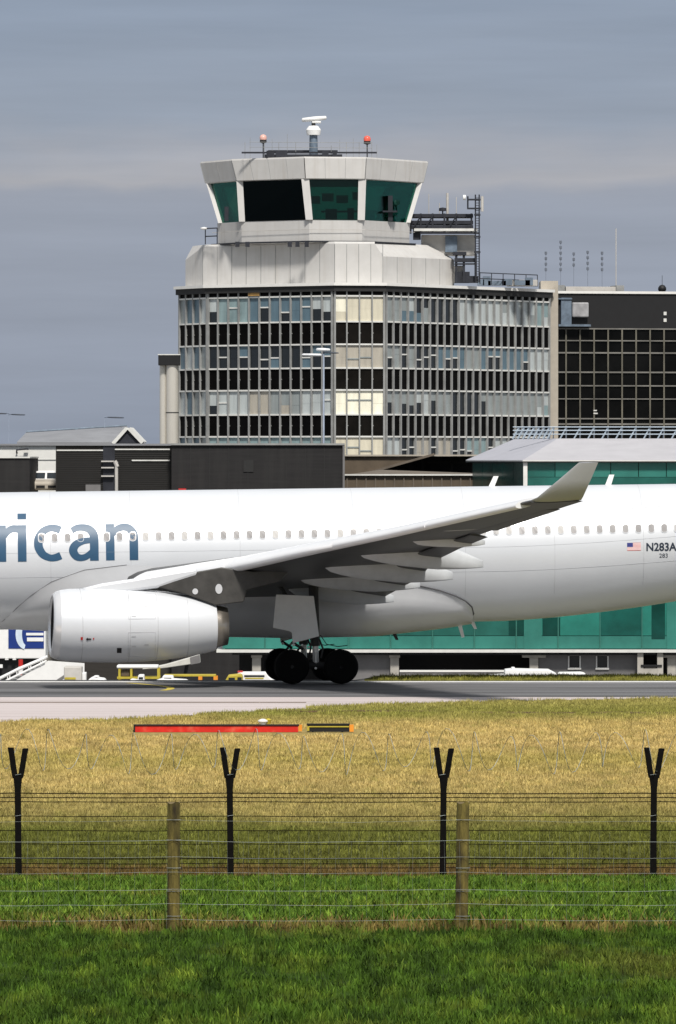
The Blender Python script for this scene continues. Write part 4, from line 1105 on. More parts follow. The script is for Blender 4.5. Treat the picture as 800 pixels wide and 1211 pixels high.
def chimney():
    Y=466.
    a=P(207,540,Y); root=thing('chimney',(X(204,Y),Y,-4.4),'pale steel twin flue chimney with a black cap, left of the tower block','chimney'); org=root.location
    for px,w in ((193,4.2),(204,7.5)):
        MB().lathe((X(px,Y),Y+(0 if px==204 else .2),0),[(w*Y/F,-4.4),(w*Y/F,Z(431,Y))],'z',24).build('flue','chim',root,org,smooth=True,auto=40)
    mb=MB(); mb.lathe((X(204,Y),Y,0),[(7.7*Y/F,Z(488.5,Y)),(7.7*Y/F,Z(487.3,Y))],'z',24); mb.build('flue_band','dark',root,org)
    mb=MB(); mb.box(X(187.5,Y),X(213.2,Y),Y-.6,Y+.9,Z(432,Y),Z(420,Y)); mb.build('chimney_cap','black',root,org,bevel=.03)
    mb=MB(); mb.box(X(187,Y),X(213.6,Y),Y-.65,Y+.95,Z(420,Y)+.002,Z(418.8,Y)); mb.build('cap_rim','trim',root,org)
chimney()

def dark_block():
    Y=492.; x0=X(657,Y); d=V2(math.cos(math.radians(11)),math.sin(math.radians(11)))
    o=V2(x0,Y); L=26.
    zt=Z(346,Y); root=thing('office_block',(x0,Y,-4.4),'black glazed office block with a thin pale grid, right of the tower block','office block'); org=root.location
    nb=V2(-d.y,d.x)
    poly=[o,o+d*L,o+d*L+nb*18,o+nb*18]
    MB().prism(poly,-4.4,zt-.05).build('wall','dglass',root,org)
    MB().obox(o,d,-.3,L+.2,-.3,.25,zt-.06,zt+.14).build('roof_edge','corn',root,org)
    MB().obox(o,d,0.02,L,0,.12,Z(388,Y),zt-.062).build('attic_band','black',root,org)
    mb=MB()
    for py,w in ((388.5,.05),(402.6,.045),(417,.06),(440,.06),(456,.05),(471.6,.04),(495,.05),(501.5,.07),(520,.05),(545,.05)): mb.obox(o,d,.05,L,.0,.13,Z(py,Y)-w,Z(py,Y)+w)
    mb.build('transoms',mat('dark_block_transom',(.17,.165,.15),.5,var=.4,scale=.5),root,org)
    mb=MB(); k=0
    for px in [659.5,669.5]+[686.2+16.75*i for i in range(12)]:
        u=(X(px,Y)-x0)/d.x*1.0
        w=.06 if px!=659.5 else .045
        mb.obox(o,d,u-w,u+w,.0,.16,-4.4,Z(389,Y))
    mb.build('mullions','dmull',root,org)
    # bright glazed bay at the left of the attic band
    mb=MB(); mb.obox(o,d,(X(676,Y)-x0),(X(696,Y)-x0),.0,.6,Z(375,Y),Z(357.5,Y)); mb.build('oriel_window',mat('pale_glazing',(.34,.34,.35),.25,var=.3,scale=1.2),root,org,bevel=.1)
    mb=MB(); mb.obox(o,d,(X(663,Y)-x0),(X(675.5,Y)-x0),.0,.4,Z(384,Y),Z(352,Y)); mb.build('service_panel','equipblue',root,org)
    mb=MB(); mb.obox(o,d,(X(659,Y)-x0),(X(698,Y)-x0),.125,.7,Z(386,Y),Z(383.5,Y)); mb.obox(o,d,(X(659,Y)-x0),(X(676,Y)-x0),.13,.5,Z(354,Y),Z(352.5,Y)); mb.build('service_ledge','equipblue',root,org)
    for py in (370,378):
        mb=MB(); mb.obox(o,d,(X(788.5,Y)-x0),(X(792,Y)-x0),.12,.2,Z(py+2,Y),Z(py-2,Y)); mb.build('wall_vent','trim',root,org)
    mb=MB(); mb.obox(o,d,(X(703,Y)-x0),(X(708,Y)-x0),.17,.2,Z(489.5,Y),Z(488,Y)); mb.obox(o,d,(X(703,Y)-x0),(X(707,Y)-x0),.17,.2,Z(486,Y),Z(484.6,Y)); mb.build('lit_fitting','trim',root,org)
    # roof plant
    mb=MB(); mb.obox(o,d,(X(674,Y)-x0),(X(744,Y)-x0),-3,-1.2,zt,Z(338,Y)); mb.build('roof_plant_room','equipgrey',root,org)
    mb=MB(); mb.obox(o,d,(X(662,Y)-x0),(X(673,Y)-x0),-2.4,-1.2,zt,Z(336.5,Y)); mb.obox(o,d,(X(735,Y)-x0),(X(744.5,Y)-x0),-3.1,-1.0,zt,Z(336.5,Y)); mb.build('roof_tank','mull',root,org)
    c=P(784,341,498); mb=MB(); mb.lathe((c.x,498.5,zt),[(.25,-.1),(.27,.28),(.34,.42),(.33,.6),(.2,.78),(.02,.84)],'z',16); mb.lathe((c.x,498.5,zt),[(.02,.8),(.02,1.6)],'z',5); mb.build('roof_dome','black',root,org,smooth=True,auto=50)
    return zt
ztb=dark_block()
AER=[(646,298,4,'short thin aerial mast on the skyline, leftmost above the black office block'),(663.5,285,6,'tallest dotted aerial mast on the skyline above the black office block'),(679,299,3,'faint aerial mast just right of the tallest dotted one'),(695.5,297,4,'thin aerial mast above the pale roof plant room, left one of a pair'),(712.5,298,4,'thin aerial mast above the pale roof plant room, right one of a pair'),(729,270,0,'pale plain pole on the skyline, rightmost of the aerial masts')]
for px,py,n,lab in AER:
    Y=503.; root=thing('aerial_mast',(X(px,Y),Y,ztb-.2),lab,'aerial','aerial masts on the skyline')
    mb=MB(); mb.tube([(X(px,Y),Y,ztb-.2),(X(px,Y),Y,Z(py,Y))],.016 if n else .045,6); mb.build('mast','antgrey' if n else 'equipgrey',root,root.location)
    if n:
        for k in range(n):
            mb=MB(); z=Z(py+ (1+k*6.5),Y); mb.lathe((X(px,Y),Y,z),[(.02,.14),(.10,.11),(.10,-.11),(.02,-.14)],'z',8); mb.build('dipole','antgrey',root,root.location)

# ------------------------------------------------------------------ glazed pier, right
def pier():
    Y=330.; xl=X(264,Y); xr=44.
    root=thing('terminal_pier',(X(620,Y),Y,-4.4),'terminal pier with green glazing, grey hipped roof and an open undercroft','terminal building'); org=root.location
    zl0,zl1=Z(768,Y),5.0
    MB().box(xl+.1,xr,Y+.25,Y+9,zl0,zl1).build('lower_storey','dark',root,org)
    rnd=random.Random(8); M['tealmid']=mat('teal_glass_mid',(.022,.17,.135),.15,var=.3,scale=.5); M['tealdk2']=mat('teal_glass_deep',(.008,.085,.07),.15,var=.4,scale=.5)
    # lower glazing bays
    x=xl; k=0
    while x<xr:
        w=2.28 
        for (za,zb,) in ((zl0+.04,zl0+.72),(zl0+.75,zl0+2.75),(zl0+2.8,zl1)):
            px=400+(x+w/2)*F/Y
            m='teal'
            if za<zl0+.1: m='tealpale'
            else: m=rnd.choice(('teal','teal','tealmid','tealmid','tealdk2'))
            mb=MB(); mb.box(x+.035,x+w-.035,Y,Y+.2,za,zb); mb.build('glazing_panel',m,root,org)
        x+=w; k+=1
    mb=MB()
    x=xl
    while x<xr: mb.box(x-.03,x+.03,Y-.05,Y+.22,zl0+.02,zl1); x+=2.28
    mb.build('glazing_bar',mat('glazing_bar_green',(.03,.15,.12),.5),root,org)
    # reflections and shadows in the lower glazing, painted as dark panels
    for x0,x1,y0,y1 in ((602,620,728,752),(642,663,730,752),(771,787,706,756)):
        mb=MB(); mb.box(X(x0,Y),X(x1,Y),Y-.02,Y+.1,Z(y1,Y),Z(y0,Y)); mb.build('painted_reflection','tealshade',root,org,bevel=.02)
    for x0,x1 in ((620,641),(789,803)):
        mb=MB(); mb.box(X(x0,Y),X(x1,Y),Y-.04,Y+.1,zl0+.03,zl1); mb.build('pale_panel','tealpale',root,org)
    # white ledge and undercroft
    mb=MB(); mb.box(xl-.35,xr,Y-.5,Y+9,Z(771.5,Y),Z(768.2,Y)); mb.build('ledge','trim',root,org)
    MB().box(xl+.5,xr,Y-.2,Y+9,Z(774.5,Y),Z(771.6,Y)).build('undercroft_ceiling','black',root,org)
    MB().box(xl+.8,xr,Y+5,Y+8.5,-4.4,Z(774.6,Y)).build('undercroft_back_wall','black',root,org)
    for px in (303.5,467,632,795,958):
        mb=MB(); c=X(px,Y); mb.box(c-.24,c+.24,Y+.1,Y+.6,-4.4,Z(778,Y)); 
        if px>600: mb.prism([(c-.65,Y+.05),(c+.65,Y+.05),(c+.65,Y+.65),(c-.65,Y+.65)],Z(777.9,Y),Z(774.6,Y))
        else: mb.prism([(c-.3,Y+.05),(c+.3,Y+.05),(c+.3,Y+.65),(c-.3,Y+.65)],Z(777.9,Y),Z(774.6,Y))
        mb.build('column','concrete',root,org,bevel=.03)
    def wall(x0,x1,wins):
        mb=MB(); xs=[x0]+[v for w in wins for v in w]+[x1]
        za,zb=-4.4,Z(774.7,Y); w0,w1=Z(789.5,Y),Z(776,Y)
        for a,b in zip(xs[::2],xs[1::2]): mb.box(X(a,Y),X(b,Y),Y+.3,Y+.6,za,zb)
        for a,b in wins: mb.box(X(a,Y),X(b,Y),Y+.302,Y+.598,za,w0); mb.box(X(a,Y),X(b,Y),Y+.302,Y+.598,w1,zb)
        wl=mb.build('undercroft_wall','wallgrey',root,org)
        for a,b in wins:
            mb=MB(); mb.box(X(a,Y),X(b,Y),Y+.42,Y+.45,w0,w1); f=mb.build('window','carglass',wl,org)
            mb=MB(); t=.07; mb.box(X(a,Y)-t,X(a,Y),Y+.25,Y+.34,w0-.02,w1); mb.box(X(b,Y),X(b,Y)+t,Y+.25,Y+.34,w0-.02,w1); mb.box(X(a,Y)-t*1.3,X(b,Y)+t*1.3,Y+.2,Y+.38,w0-.12,w0-.021); mb.build('window_frame','winframe',f,org)
    wall(412,462,[]); wall(638,756,[(674,686),(707,719)])
    # loading frame, far right
    mb=MB()
    for px in (757.5,781): mb.box(X(px,Y)-.16,X(px,Y)+.16,Y-.3,Y,-4.4,Z(772.3,Y))
    mb.box(X(756,Y),X(783,Y),Y-.28,Y-.02,-4.4,Z(790,Y)); mb.build('loading_frame','concrete',root,org)
    mb=MB(); mb.box(X(758,Y),X(783,Y),Y-.36,Y-.29,Z(788.5,Y),Z(786,Y)); mb.build('loading_rail','black',root,org)
    # upper storey with its chamfered end
    Yf=329.; c0=V2(X(620,Yf),Yf); c1=V2(X(559,341),341.)
    z0,z1=zl1-.5,Z(547,Yf)
    MB().prism([c1+V2(.2,.3),c0+V2(.1,.3),V2(xr,Yf+.3),V2(xr,Yf+10),V2(c1.x+.2,Yf+18)],z0,z1).build('upper_storey','dark',root,org)
    d=(c0-c1).normalized(); L=(c0-c1).length
    for i in range(5): MB().obox(c1,d,i*L/5+.03,(i+1)*L/5-.03,-.25,.0,z0,z1).build('glazing_panel','tealshade',root,org)  # shade on the end wall put into the darker glass colour
    x=c0.x+.18
    while x<xr: 
        MB().box(x+.02,x+1.49,Yf,Yf+.25,Z(564,Yf),z1).build('glazing_panel','tealpale' if rnd.random()<.8 else 'teal',root,org)
        x+=1.51
    MB().box(c0.x+.2,xr,Yf+.02,Yf+.24,z0,Z(564.2,Yf)).build('glazing_base','teal',root,org)
    MB().box(X(619.2,Yf),X(624,Yf),Yf-.2,Yf+.15,z0,z1+.02).build('corner_post','winframe',root,org)
    # soffit and roof
    e=[V2(X(553.5,341.5),341.5),V2(X(618.5,Yf-.35),Yf-.35),V2(xr,Yf-.35),V2(xr,Yf+12),V2(c1.x-.2,Yf+20)]
    zt=Z(544.2,Yf)
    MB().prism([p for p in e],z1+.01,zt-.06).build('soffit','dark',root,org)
    t0=P(609,519.5,350); t1=P(660,518.5,337.5); zt2=t1.z
    base=[(p.x,p.y,zt) for p in e]; top=[(t0.x,350,zt2),(t1.x,337.5,zt2),(xr,337.5,zt2),(xr,340,zt2),(t0.x,352,zt2)]
    mb=MB(); mb.add(base+top,[(1,2,7,6),(2,3,8,7),(5,6,7,8,9)]); mb.add(base+top,[(0,1,6,5),(3,4,9,8),(4,0,5,9)],1)
    mb.build('roof',['roof','roofb'],root,org)
    MB().prism(e,zt-.058,zt-.002).build('eaves_trim','corn',root,org)
    # raking maintenance rail along the roof top
    mb=MB(); y_=338.3
    xs=[X(p,y_) for p in (612,618,624,630,636,642,648,653)]+[X(668+16.5*i,y_) for i in range(12)]
    for i,x in enumerate(xs):
        mb.tube([(x-.25,y_,zt2-.02),(x+.12,y_+.1,Z(505,y_))],.06 if i<8 else .045,6)
        mb.tube([(x+.10,y_+.5,zt2-.02),(x+.12,y_+.1,Z(505,y_))],.035,6)
    for py in (505,509,513.5): mb.tube([(X(607,y_),y_+.02,Z(py,y_)),(X(870,y_),y_+.02,Z(py,y_))],.032,6)
    mb.build('roof_access_rail',mat('galvanised_rail',(.30,.36,.42),.5,.2),root,org)
pier()

# ------------------------------------------------------------------ low buildings, left and centre
def low_buildings():
    # charcoal block
    Y=350.; root=thing('charcoal_building',(X(306,Y),Y,-4.4),'flat charcoal walled building directly below the tower block','building'); org=root.location
    MB().box(X(203,Y),X(407,Y),Y,Y+14,-4.4,Z(526.5,Y)).build('wall','charcoal',root,org)
    MB().box(X(202,Y),X(408,Y),Y-.15,Y+14.1,Z(526.4,Y),Z(524.2,Y)).build('roof_edge','mull',root,org)
    MB().box(X(405.5,Y),X(408,Y),Y-.12,Y+.2,-4.4,Z(526.45,Y)).build('corner_trim','wallgrey',root,org)
    for k in range(1,9): MB().box(X(203+k*22.6,Y)-.02,X(203+k*22.6,Y)+.02,Y-.02,Y,-4.4,Z(526.6,Y)).build('cladding_joint','dark',root,org)
    mb=MB(); mb.box(X(288,Y),X(300,Y),Y-.05,Y,Z(558,Y),Z(544,Y)); mb.build('dark_door','dark',root,org)
    # louvred block
    Y=351.; root=thing('louvred_building',(X(130,Y),Y,-4.4),'brown black louvred building with pipes, left of the charcoal one','building'); org=root.location
    MB().box(X(66,Y),X(202.9,Y),Y,Y+13,-4.4,Z(527,Y)).build('wall','charbrown',root,org)
    mb=MB()
    mb.box(X(65.5,Y),X(203,Y),Y-.15,Y+13.05,Z(526.9,Y),Z(524.6,Y)); 
    mb.build('roof_edge','roofgrey',root,org)
    for (a,b,y) in ((67,122,532.3),(136,201,531.2),(156,201,544.3)): MB().box(X(a,Y),X(b,Y),Y-.08,Y,Z(y+.9,Y),Z(y-.6,Y)).build('wall_trim','trim',root,org)
    mb=MB()
    for k in range(24): mb.box(X(67,Y),X(202,Y),Y-.03,Y,Z(535+k*2.2,Y),Z(534.2+k*2.2,Y))
    mb.build('louvres','dark',root,org)
    mb=MB(); mb.box(X(122,Y),X(136,Y),Y-.06,Y+.1,Z(582,Y),Z(526,Y)); mb.build('recess_door','equip',root,org)
    mb=MB()
    for py in (545.5,553,563): mb.box(X(120,Y),X(135,Y),Y-.3,Y-.1,Z(py+.8,Y),Z(py-.8,Y))
    mb.tube([(X(138,Y),Y-.3,Z(582,Y)),(X(138,Y),Y-.3,Z(546,Y))],.10,8); mb.tube([(X(136,Y),Y-.3,Z(545,Y)),(X(139,Y),Y-.3,Z(552,Y))],.12,8)
    mb.build('wall_pipe','equipgrey',root,org)
    MB().box(X(102,Y),X(119.5,Y),Y-.8,Y-.06,Z(584,Y),Z(573,Y)).build('wall_cabinet','wallgrey',root,org)
    MB().box(X(212,Y),X(221,Y),Y-1.6,Y-1.1,Z(590,Y),Z(577.5,Y)).build('red_box','red',root,org)
    # dark box far left
    Y=349.; root=thing('black_building',(X(0,Y),Y,-4.4),'plain black flat roofed building at the left edge of the photo','building'); org=root.location
    MB().box(X(-120,Y),X(35,Y),Y,Y+10,-4.4,Z(541.8,Y)).build('wall','charcoal',root,org)
    MB().box(X(-120,Y),X(35.5,Y),Y-.1,Y+10.1,Z(541.7,Y),Z(540,Y)).build('roof_edge','trim',root,org)
    # white building behind
    Y=372.; root=thing('white_building',(X(30,Y),Y,-4.4),'white walled building behind the black one, under the grey roof','building'); org=root.location
    MB().box(X(-140,Y),X(80,Y),Y,Y+12,-4.4,Z(527,Y)).build('wall','wbuild',root,org)
    MB().box(X(-140,Y),X(80,Y),Y-.2,Y+12,Z(526.9,Y),Z(524.8,Y)).build('roof_edge','roofgrey',root,org)
    mb=MB(); mb.box(X(-140,Y),X(79.5,Y),Y-.04,Y,Z(544.2,Y),Z(543.3,Y)); mb.build('wall_joint','mull',root,org)
    mb=MB(); mb.tube([(X(20,Y),Y-.1,Z(536,Y)),(X(20,Y),Y-.4,Z(532,Y)),(X(30,Y),Y-.4,Z(531,Y))],.06,6); mb.box(X(29,Y),X(34,Y),Y-.6,Y-.2,Z(532,Y),Z(530.2,Y)); mb.build('wall_lamp','equip',root,org)
    # raised deck with a parked car
    Y=356.; zd=Z(584,Y)
    root=thing('parking_deck',(X(50,Y),Y+2,-4.4),'raised concrete deck between the black and the louvred building','deck'); org=root.location
    MB().box(X(34,Y),X(70,Y),Y-2,Y+8,-4.4,zd).build('deck_slab','concrete',root,org)
    car=thing('parked_car',(X(53,Y),Y,zd),'beige car parked high on the deck beside the louvred building','car'); org=car.location
    c=X(54,Y); w=.92
    mb=MB(); mb.rings([[(c-w,Y+y,z),(c+w,Y+y,z),(c+w*.98,Y+y,z2),(c-w*.98,Y+y,z2)] for y,z,z2 in ((-1.,zd+.3,zd+.62),(-.9,zd+.22,zd+.72),(.2,zd+.2,zd+.86),(3.,zd+.2,zd+.9),(3.1,zd+.3,zd+.7))]); b=mb.build('body','beige',car,org,bevel=.06)
    mb=MB(); mb.rings([[(c-w*.9,Y+.2,zd+.85),(c+w*.9,Y+.2,zd+.85),(c+w*.9,Y+2.8,zd+.85),(c-w*.9,Y+2.8,zd+.85)],[(c-w*.72,Y+.9,zd+1.28),(c+w*.72,Y+.9,zd+1.28),(c+w*.72,Y+2.3,zd+1.28),(c-w*.72,Y+2.3,zd+1.28)],[(c-w*.5,Y+1.1,zd+1.36),(c+w*.5,Y+1.1,zd+1.36),(c+w*.5,Y+2.1,zd+1.36),(c-w*.5,Y+2.1,zd+1.36)]]); mb.build('cabin','white',car,org,bevel=.04)
    def ws(u0,u1):
        return [(c+w*u0*.86,Y+.27,zd+.90),(c+w*u1*.86,Y+.27,zd+.90),(c+w*u1*.70,Y+.80,zd+1.22),(c+w*u0*.70,Y+.80,zd+1.22)]
    mb=MB(); mb.slab(ws(-1,-.08),(0,-.03,.02)); mb.slab(ws(.08,1),(0,-.03,.02)); mb.build('windscreen','carglass',car,org)
    mb=MB(); mb.box(c-w*.55,c+w*.0,Y-1.03,Y-.9,zd+.36,zd+.5); mb.box(c+w*.2,c+w*.8,Y-1.03,Y-.9,zd+.36,zd+.5); mb.build('grille','black',car,org)
    for sx in (-1,1):
        mb=MB(); mb.lathe((c+sx*(w-.14),Y-.35,zd+.3),[(.18,-.1),(.3,-.1),(.3,.1),(.18,.1)],'x',20); mb.build('wheel','tyre',car,org)
        mb=MB(); mb.lathe((c+sx*(w-.14),Y+2.3,zd+.3),[(.18,-.1),(.3,-.1),(.3,.1),(.18,.1)],'x',20); mb.build('wheel','tyre',car,org)
    # gabled roof hall
    Y=392.; root=thing('gabled_hall',(X(100,Y),Y,-4.4),'hall with a shallow grey sheet roof and a small white gable','building'); org=root.location
    MB().box(X(-5,Y),X(166,Y),Y,Y+20,-4.4,Z(526,Y)).build('wall','roofgrey',root,org)
    a0=P(20,525,Y-.3); a1=P(172,525,Y-.3); b0=P(31,513.5,Y+9); b1=P(150,506,Y+9)
    mb=MB(); mb.slab([a0,a1,b1,b0],(0,0,.12)); mb.build('roof','roofgrey',root,org)
    mb=MB(); mb.tube([b0+Vector((0,-.1,.15)),b1+Vector((0,-.1,.15))],.09,6); mb.lathe(P(90,509,Y+8.9),[(.16,-.12),(.16,.1),(.02,.14)],'z',10); mb.lathe(P(80,518.5,Y+4.5),[(.14,-.1),(.16,.04),(.02,.08)],'z',10); mb.build('ridge','equipblue',root,org)
    g=[P(137,525,Y-1),P(151,509,Y-1),P(165,524,Y-1)]
    mb=MB(); mb.slab(g,(0,6,0)); ga=mb.build('gable','equip',root,org)
    mb=MB()
    for p,q in ((P(135,526,Y-1.2),P(151,508,Y-1.2)),(P(151,508,Y-1.2),P(167,525,Y-1.2))): 
        dd=(q-p).normalized(); nn_=Vector((-dd.z,0,dd.x))*.22
        if nn_.z<0: nn_=-nn_
        mb.slab([p,q,q+nn_,p+nn_],(0,6.6,0))
    mb.build('gable_roof','trim',ga,org)
    # brown canopy buildings, centre
    Y=352.; root=thing('brown_building',(X(480,Y),Y,-4.4),'low brown ribbed metal building right of the charcoal one','building'); org=root.location
    x0,x1=X(408,Y),X(572,Y)
    MB().box(x0,x1,Y,Y+9,-4.4,Z(561.5,Y)).build('wall','brown',root,org)
    mb=MB(); x=x0+.1
    while x<x1: mb.box(x,x+.07,Y-.07,Y,-4.4,Z(562.5,Y)); x+=.55
    mb.build('ribs','brown2',root,org)
    MB().box(x0,x1,Y-.2,Y-.0,Z(562.4,Y),Z(560.6,Y)).build('roof_edge','trim',root,org)
    mb=MB(); mb.slab([P(412,561,Y+.1),P(572,561,Y+.1),P(556,559.2,Y+9),P(450,555.5,Y+9)],(0,0,-.08)); mb.build('roof','brown2',root,org)
    Y=366.; root=thing('brown_hall',(X(450,Y),Y,-4.4),'second brown building behind, with a long sloping verge and dark opening','building'); org=root.location
    MB().slab([P(407,566,Y),P(440,558,Y),P(512,539.5,Y),P(407,539.5,Y)],(0,8,0)).build('wall','brown',root,org)
    mb=MB(); p,q=P(432,561.5,Y-.3),P(514,538.5,Y-.3); mb.slab([p,q,q+Vector((0,0,.14)),p+Vector((0,0,.14))],(0,.4,0)); mb.build('verge','brown2',root,org)
    MB().box(X(407,Y),X(590,Y),Y-.2,Y+9,Z(539.4,Y),Z(537.6,Y)).build('roof_edge','beige',root,org)
    MB().box(X(430,Y),X(600,Y),Y+8,Y+9,-4.4,Z(539.6,Y)).build('back_wall','black',root,org)
    mb=MB(); mb.box(X(508,Y),X(580,Y),Y+5,Y+5.3,Z(548,Y),Z(546,Y))
    for px in (470,486,500,535,560): mb.box(X(px,Y),X(px+3,Y),Y+5,Y+5.3,-4.4,Z(540,Y))
    mb.build('opening_frame','dark',root,org)
    MB().box(X(380,Y),X(600,Y),Y-.5,Y+7.8,-4.4,Z(572,Y)).build('plinth','brown',root,org)
low_buildings()

# ------------------------------------------------------------------ lamp posts
def lamp(px,Y,zbase,pytop,arms,label,r=.09):
    root=thing('street_lamp',(X(px,Y),Y,zbase),label,'street lamp','lamp posts round the apron'); org=root.location
    zt=max(Z(a[2],Y) for a in arms)
    mb=MB(); mb.tube([(X(px,Y),Y,zbase),(X(px,Y),Y,zt)],[r*1.2,r*.8],8); mb.build('pole','lampgrey',root,org,smooth=True)
    for x0,x1,py,th,m in arms:
        mb=MB(); a=(X(x0,Y),Y-.1,Z(py,Y)); b=(X(x1,Y),Y-.1,Z(py+.6,Y))
        mb.rings([[(a[0]+(b[0]-a[0])*t,a[1]+.16*math.cos(2*PI*i/10)*w,a[2]+(b[2]-a[2])*t+th*math.sin(2*PI*i/10)*w) for i in range(10)] for t,w in ((0,.3),(.08,.8),(.5,1),(.92,.8),(1,.3))]); mb.build('lamp_head',m,root,org,smooth=True)
        if abs((x0+x1)/2-px)>3:
            e=x0 if abs(x0-px)<abs(x1-px) else x1
            MB().tube([(X(e,Y),Y-.1,Z(py,Y)),(X(px,Y),Y,Z(py,Y))],.04,6).build('arm','lampgrey',root,org)
M['lampgrey']=mat('lamp_pole_grey',(.22,.26,.33),.5,.1); M['lamphead']=mat('lamp_head_dark',(.05,.06,.08),.5); M['headwhite']=mat('lamp_head_white',(.70,.72,.74),.4)
lamp(383,420,-4.4,410,[(357,381,419.3,.10,'headwhite'),(384,401,416.8,.06,'lamphead'),(374,391,413.2,.13,'headwhite')],'tall pale lamp post with two heads in front of the tower facade',.075)
lamp(10.5,400,-4.4,488,[(-8,8,488.6,.05,'lamphead'),(13,30,490,.05,'lamphead')],'slim lamp post with two dark flat heads at the left edge',.013)
lamp(124,400,-4.4,493,[(127,147,493.4,.05,'lamphead')],'slim lamp post with one dark flat head above the gabled hall',.013)

# ------------------------------------------------------------------ apron vehicles, half hidden by the crest of the runway
def wheels(root,org,xs,y0,y1,z,r=.32):
    for x in xs:
        for y in (y0,y1):
            mb=MB(); mb.lathe((x,y,z+r),[(r*.5,-.11),(r*.92,-.12),(r,-.05),(r,.05),(r*.92,.12),(r*.5,.11)],'y',18); w=mb.build('wheel','tyre',root,org,smooth=True,auto=50)
            mb=MB(); mb.lathe((x,y,z+r),[(.03,-.12),(r*.5,-.115),(r*.5,.115),(.03,.12)],'y',12); mb.build('rim','hub',w,org)
def vehicles():
    # catering truck
    Y=306.; g=APRON-.15
    root=thing('catering_truck',(X(20,Y),Y,g),'white catering truck with a blue panel bearing a pale curved emblem','truck'); org=root.location
    x0,x1=X(-70,Y),X(54,Y)
    MB().box(x0,x1,Y,Y+2.5,Z(779,Y),Z(735,Y)).build('box_body','white',root,org,bevel=.04)
    mb=MB(); mb.box(X(10,Y),X(52,Y),Y-.03,Y,Z(767,Y),Z(738,Y)); pn=mb.build('emblem_panel','truckblue',root,org)
    mb=MB(); 
    cx,cz,r0,r1=X(31,Y),Z(750,Y),.50,.86
    n=14; o_=[];i_=[]
    for k in range(n+1):
        a=math.radians(150+110*k/n); ss=1.0
        o_.append((cx+r1*.62*math.cos(a),Y-.05,cz+r1*.9*math.sin(a))); i_.append((cx+r0*.42*math.cos(a),Y-.05,cz+r0*1.1*math.sin(a)))
    mb.rings([o_,i_],0,False,False); mb.build('emblem','palebl',pn,org)
    mb=MB()
    for y0,y1,a,b in ((748.5,751.5,31,51.5),(754,758.5,32,51.5)): mb.box(X(a,Y),X(b,Y),Y-.06,Y-.03,Z(y1,Y),Z(y0,Y))
    mb.build('emblem_bar','white',pn,org)
    MB().box(x0+.3,x1-.2,Y+.3,Y+2.2,g+.55,Z(779.2,Y)).build('chassis','black',root,org)
    mb=MB()
    for px in (6,15,-8): mb.box(X(px,Y),X(px+4,Y),Y-.05,Y+.25,Z(780.5,Y),Z(779.1,Y))
    mb.box(X(-2,Y),X(3,Y),Y+.0,Y+.2,Z(790,Y),Z(786,Y)); mb.build('chassis_fitting','white',root,org)
    wheels(root,org,(x0+.9,x1-1.0),Y+.25,Y+2.2,g,.45)
    # red and white barrier post
    Y=302.; root=thing('barrier_post',(X(24.5,Y),Y,g),'red and white banded post in front of the catering truck','post'); org=root.location
    r=.115
    for k in range(7):
        mb=MB(); z0=g+.1+k*.35; mb.lathe((X(24.5,Y),Y,z0),[(r,0),(r,.345)],'z',14); mb.build('band','red' if k%2==0 else 'white',root,org,smooth=True,auto=40)
    mb=MB(); mb.lathe((X(24.5,Y),Y,g),[(.3,0),(.3,.1)],'z',14); mb.build('base','black',root,org)
    # passenger stairs
    Y=298.; root=thing('passenger_stairs',(X(55,Y),Y,APRON),'white mobile passenger stairs with a slanting handrail','passenger stairs'); org=root.location
    S=lambda px,py: P(px,py,Y)
    mb=MB(); mb.slab([S(6,812),S(55,783),S(60,781.5),S(98,786),S(98,812)],(0,.06,0)); mb.build('side_panel','white',root,org)
    mb=MB(); mb.slab([S(6,812)+Vector((0,1.9,0)),S(55,783)+Vector((0,1.9,0)),S(98,786)+Vector((0,1.9,0)),S(98,812)+Vector((0,1.9,0))],(0,.06,0)); mb.build('side_panel','white',root,org)
    mb=MB()
    a,b=S(2,808),S(56,781)
    for k in range(9):
        t=k/9; p=a+(b-a)*t; mb.box(p.x,p.x+.26,Y+.08,Y+1.88,p.z-.12,p.z-.05)
    mb.build('tread','mull',root,org)
    mb=MB()
    for dy in (-.05,1.95):
        mb.tube([S(-4,804.5)+Vector((0,dy,0)),S(20,792.5)+Vector((0,dy,0)),S(54,778)+Vector((0,dy,0))],.07,8); mb.tube([S(2,808)+Vector((0,dy,0)),S(53,783)+Vector((0,dy,0))],.045,8)
        for px,py in ((9,799),(20,793),(34,787),(48,781)): mb.tube([S(px,py)+Vector((0,dy,0)),S(px,py+6)+Vector((0,dy,0))],.03,6)
    mb.build('handrail','white',root,org)
    mb=MB(); mb.slab([S(64,806)+Vector((0,-.08,0)),S(84,793)+Vector((0,-.08,0)),S(72,804)+Vector((0,-.08,0)),S(70,812)+Vector((0,-.08,0))],(0,.05,0)); mb.build('side_stripe','wallgrey',root,org)
    wheels(root,org,(X(30,Y),X(88,Y)),Y+.2,Y+1.7,APRON,.35)
    # beige equipment box with yellow band
    Y=296.; root=thing('ground_power_unit',(X(88,Y),Y,APRON),'cream ground power box with a yellow band beside the stairs','power unit'); org=root.location
    mb=MB(); mb.box(X(77,Y),X(98,Y),Y-1.3,Y,APRON+.45,Z(787.5,Y)); mb.build('casing','equipgrey',root,org,bevel=.05)
    mb=MB(); mb.box(X(78,Y),X(91,Y),Y-1.33,Y-1.3,Z(802.5,Y),Z(800,Y)); mb.build('yellow_band','yellow',root,org)
    mb=MB(); mb.box(X(98.2,Y),X(103,Y),Y-1.2,Y-.2,APRON+.5,Z(794.5,Y)); mb.build('side_locker','white',root,org,bevel=.04)
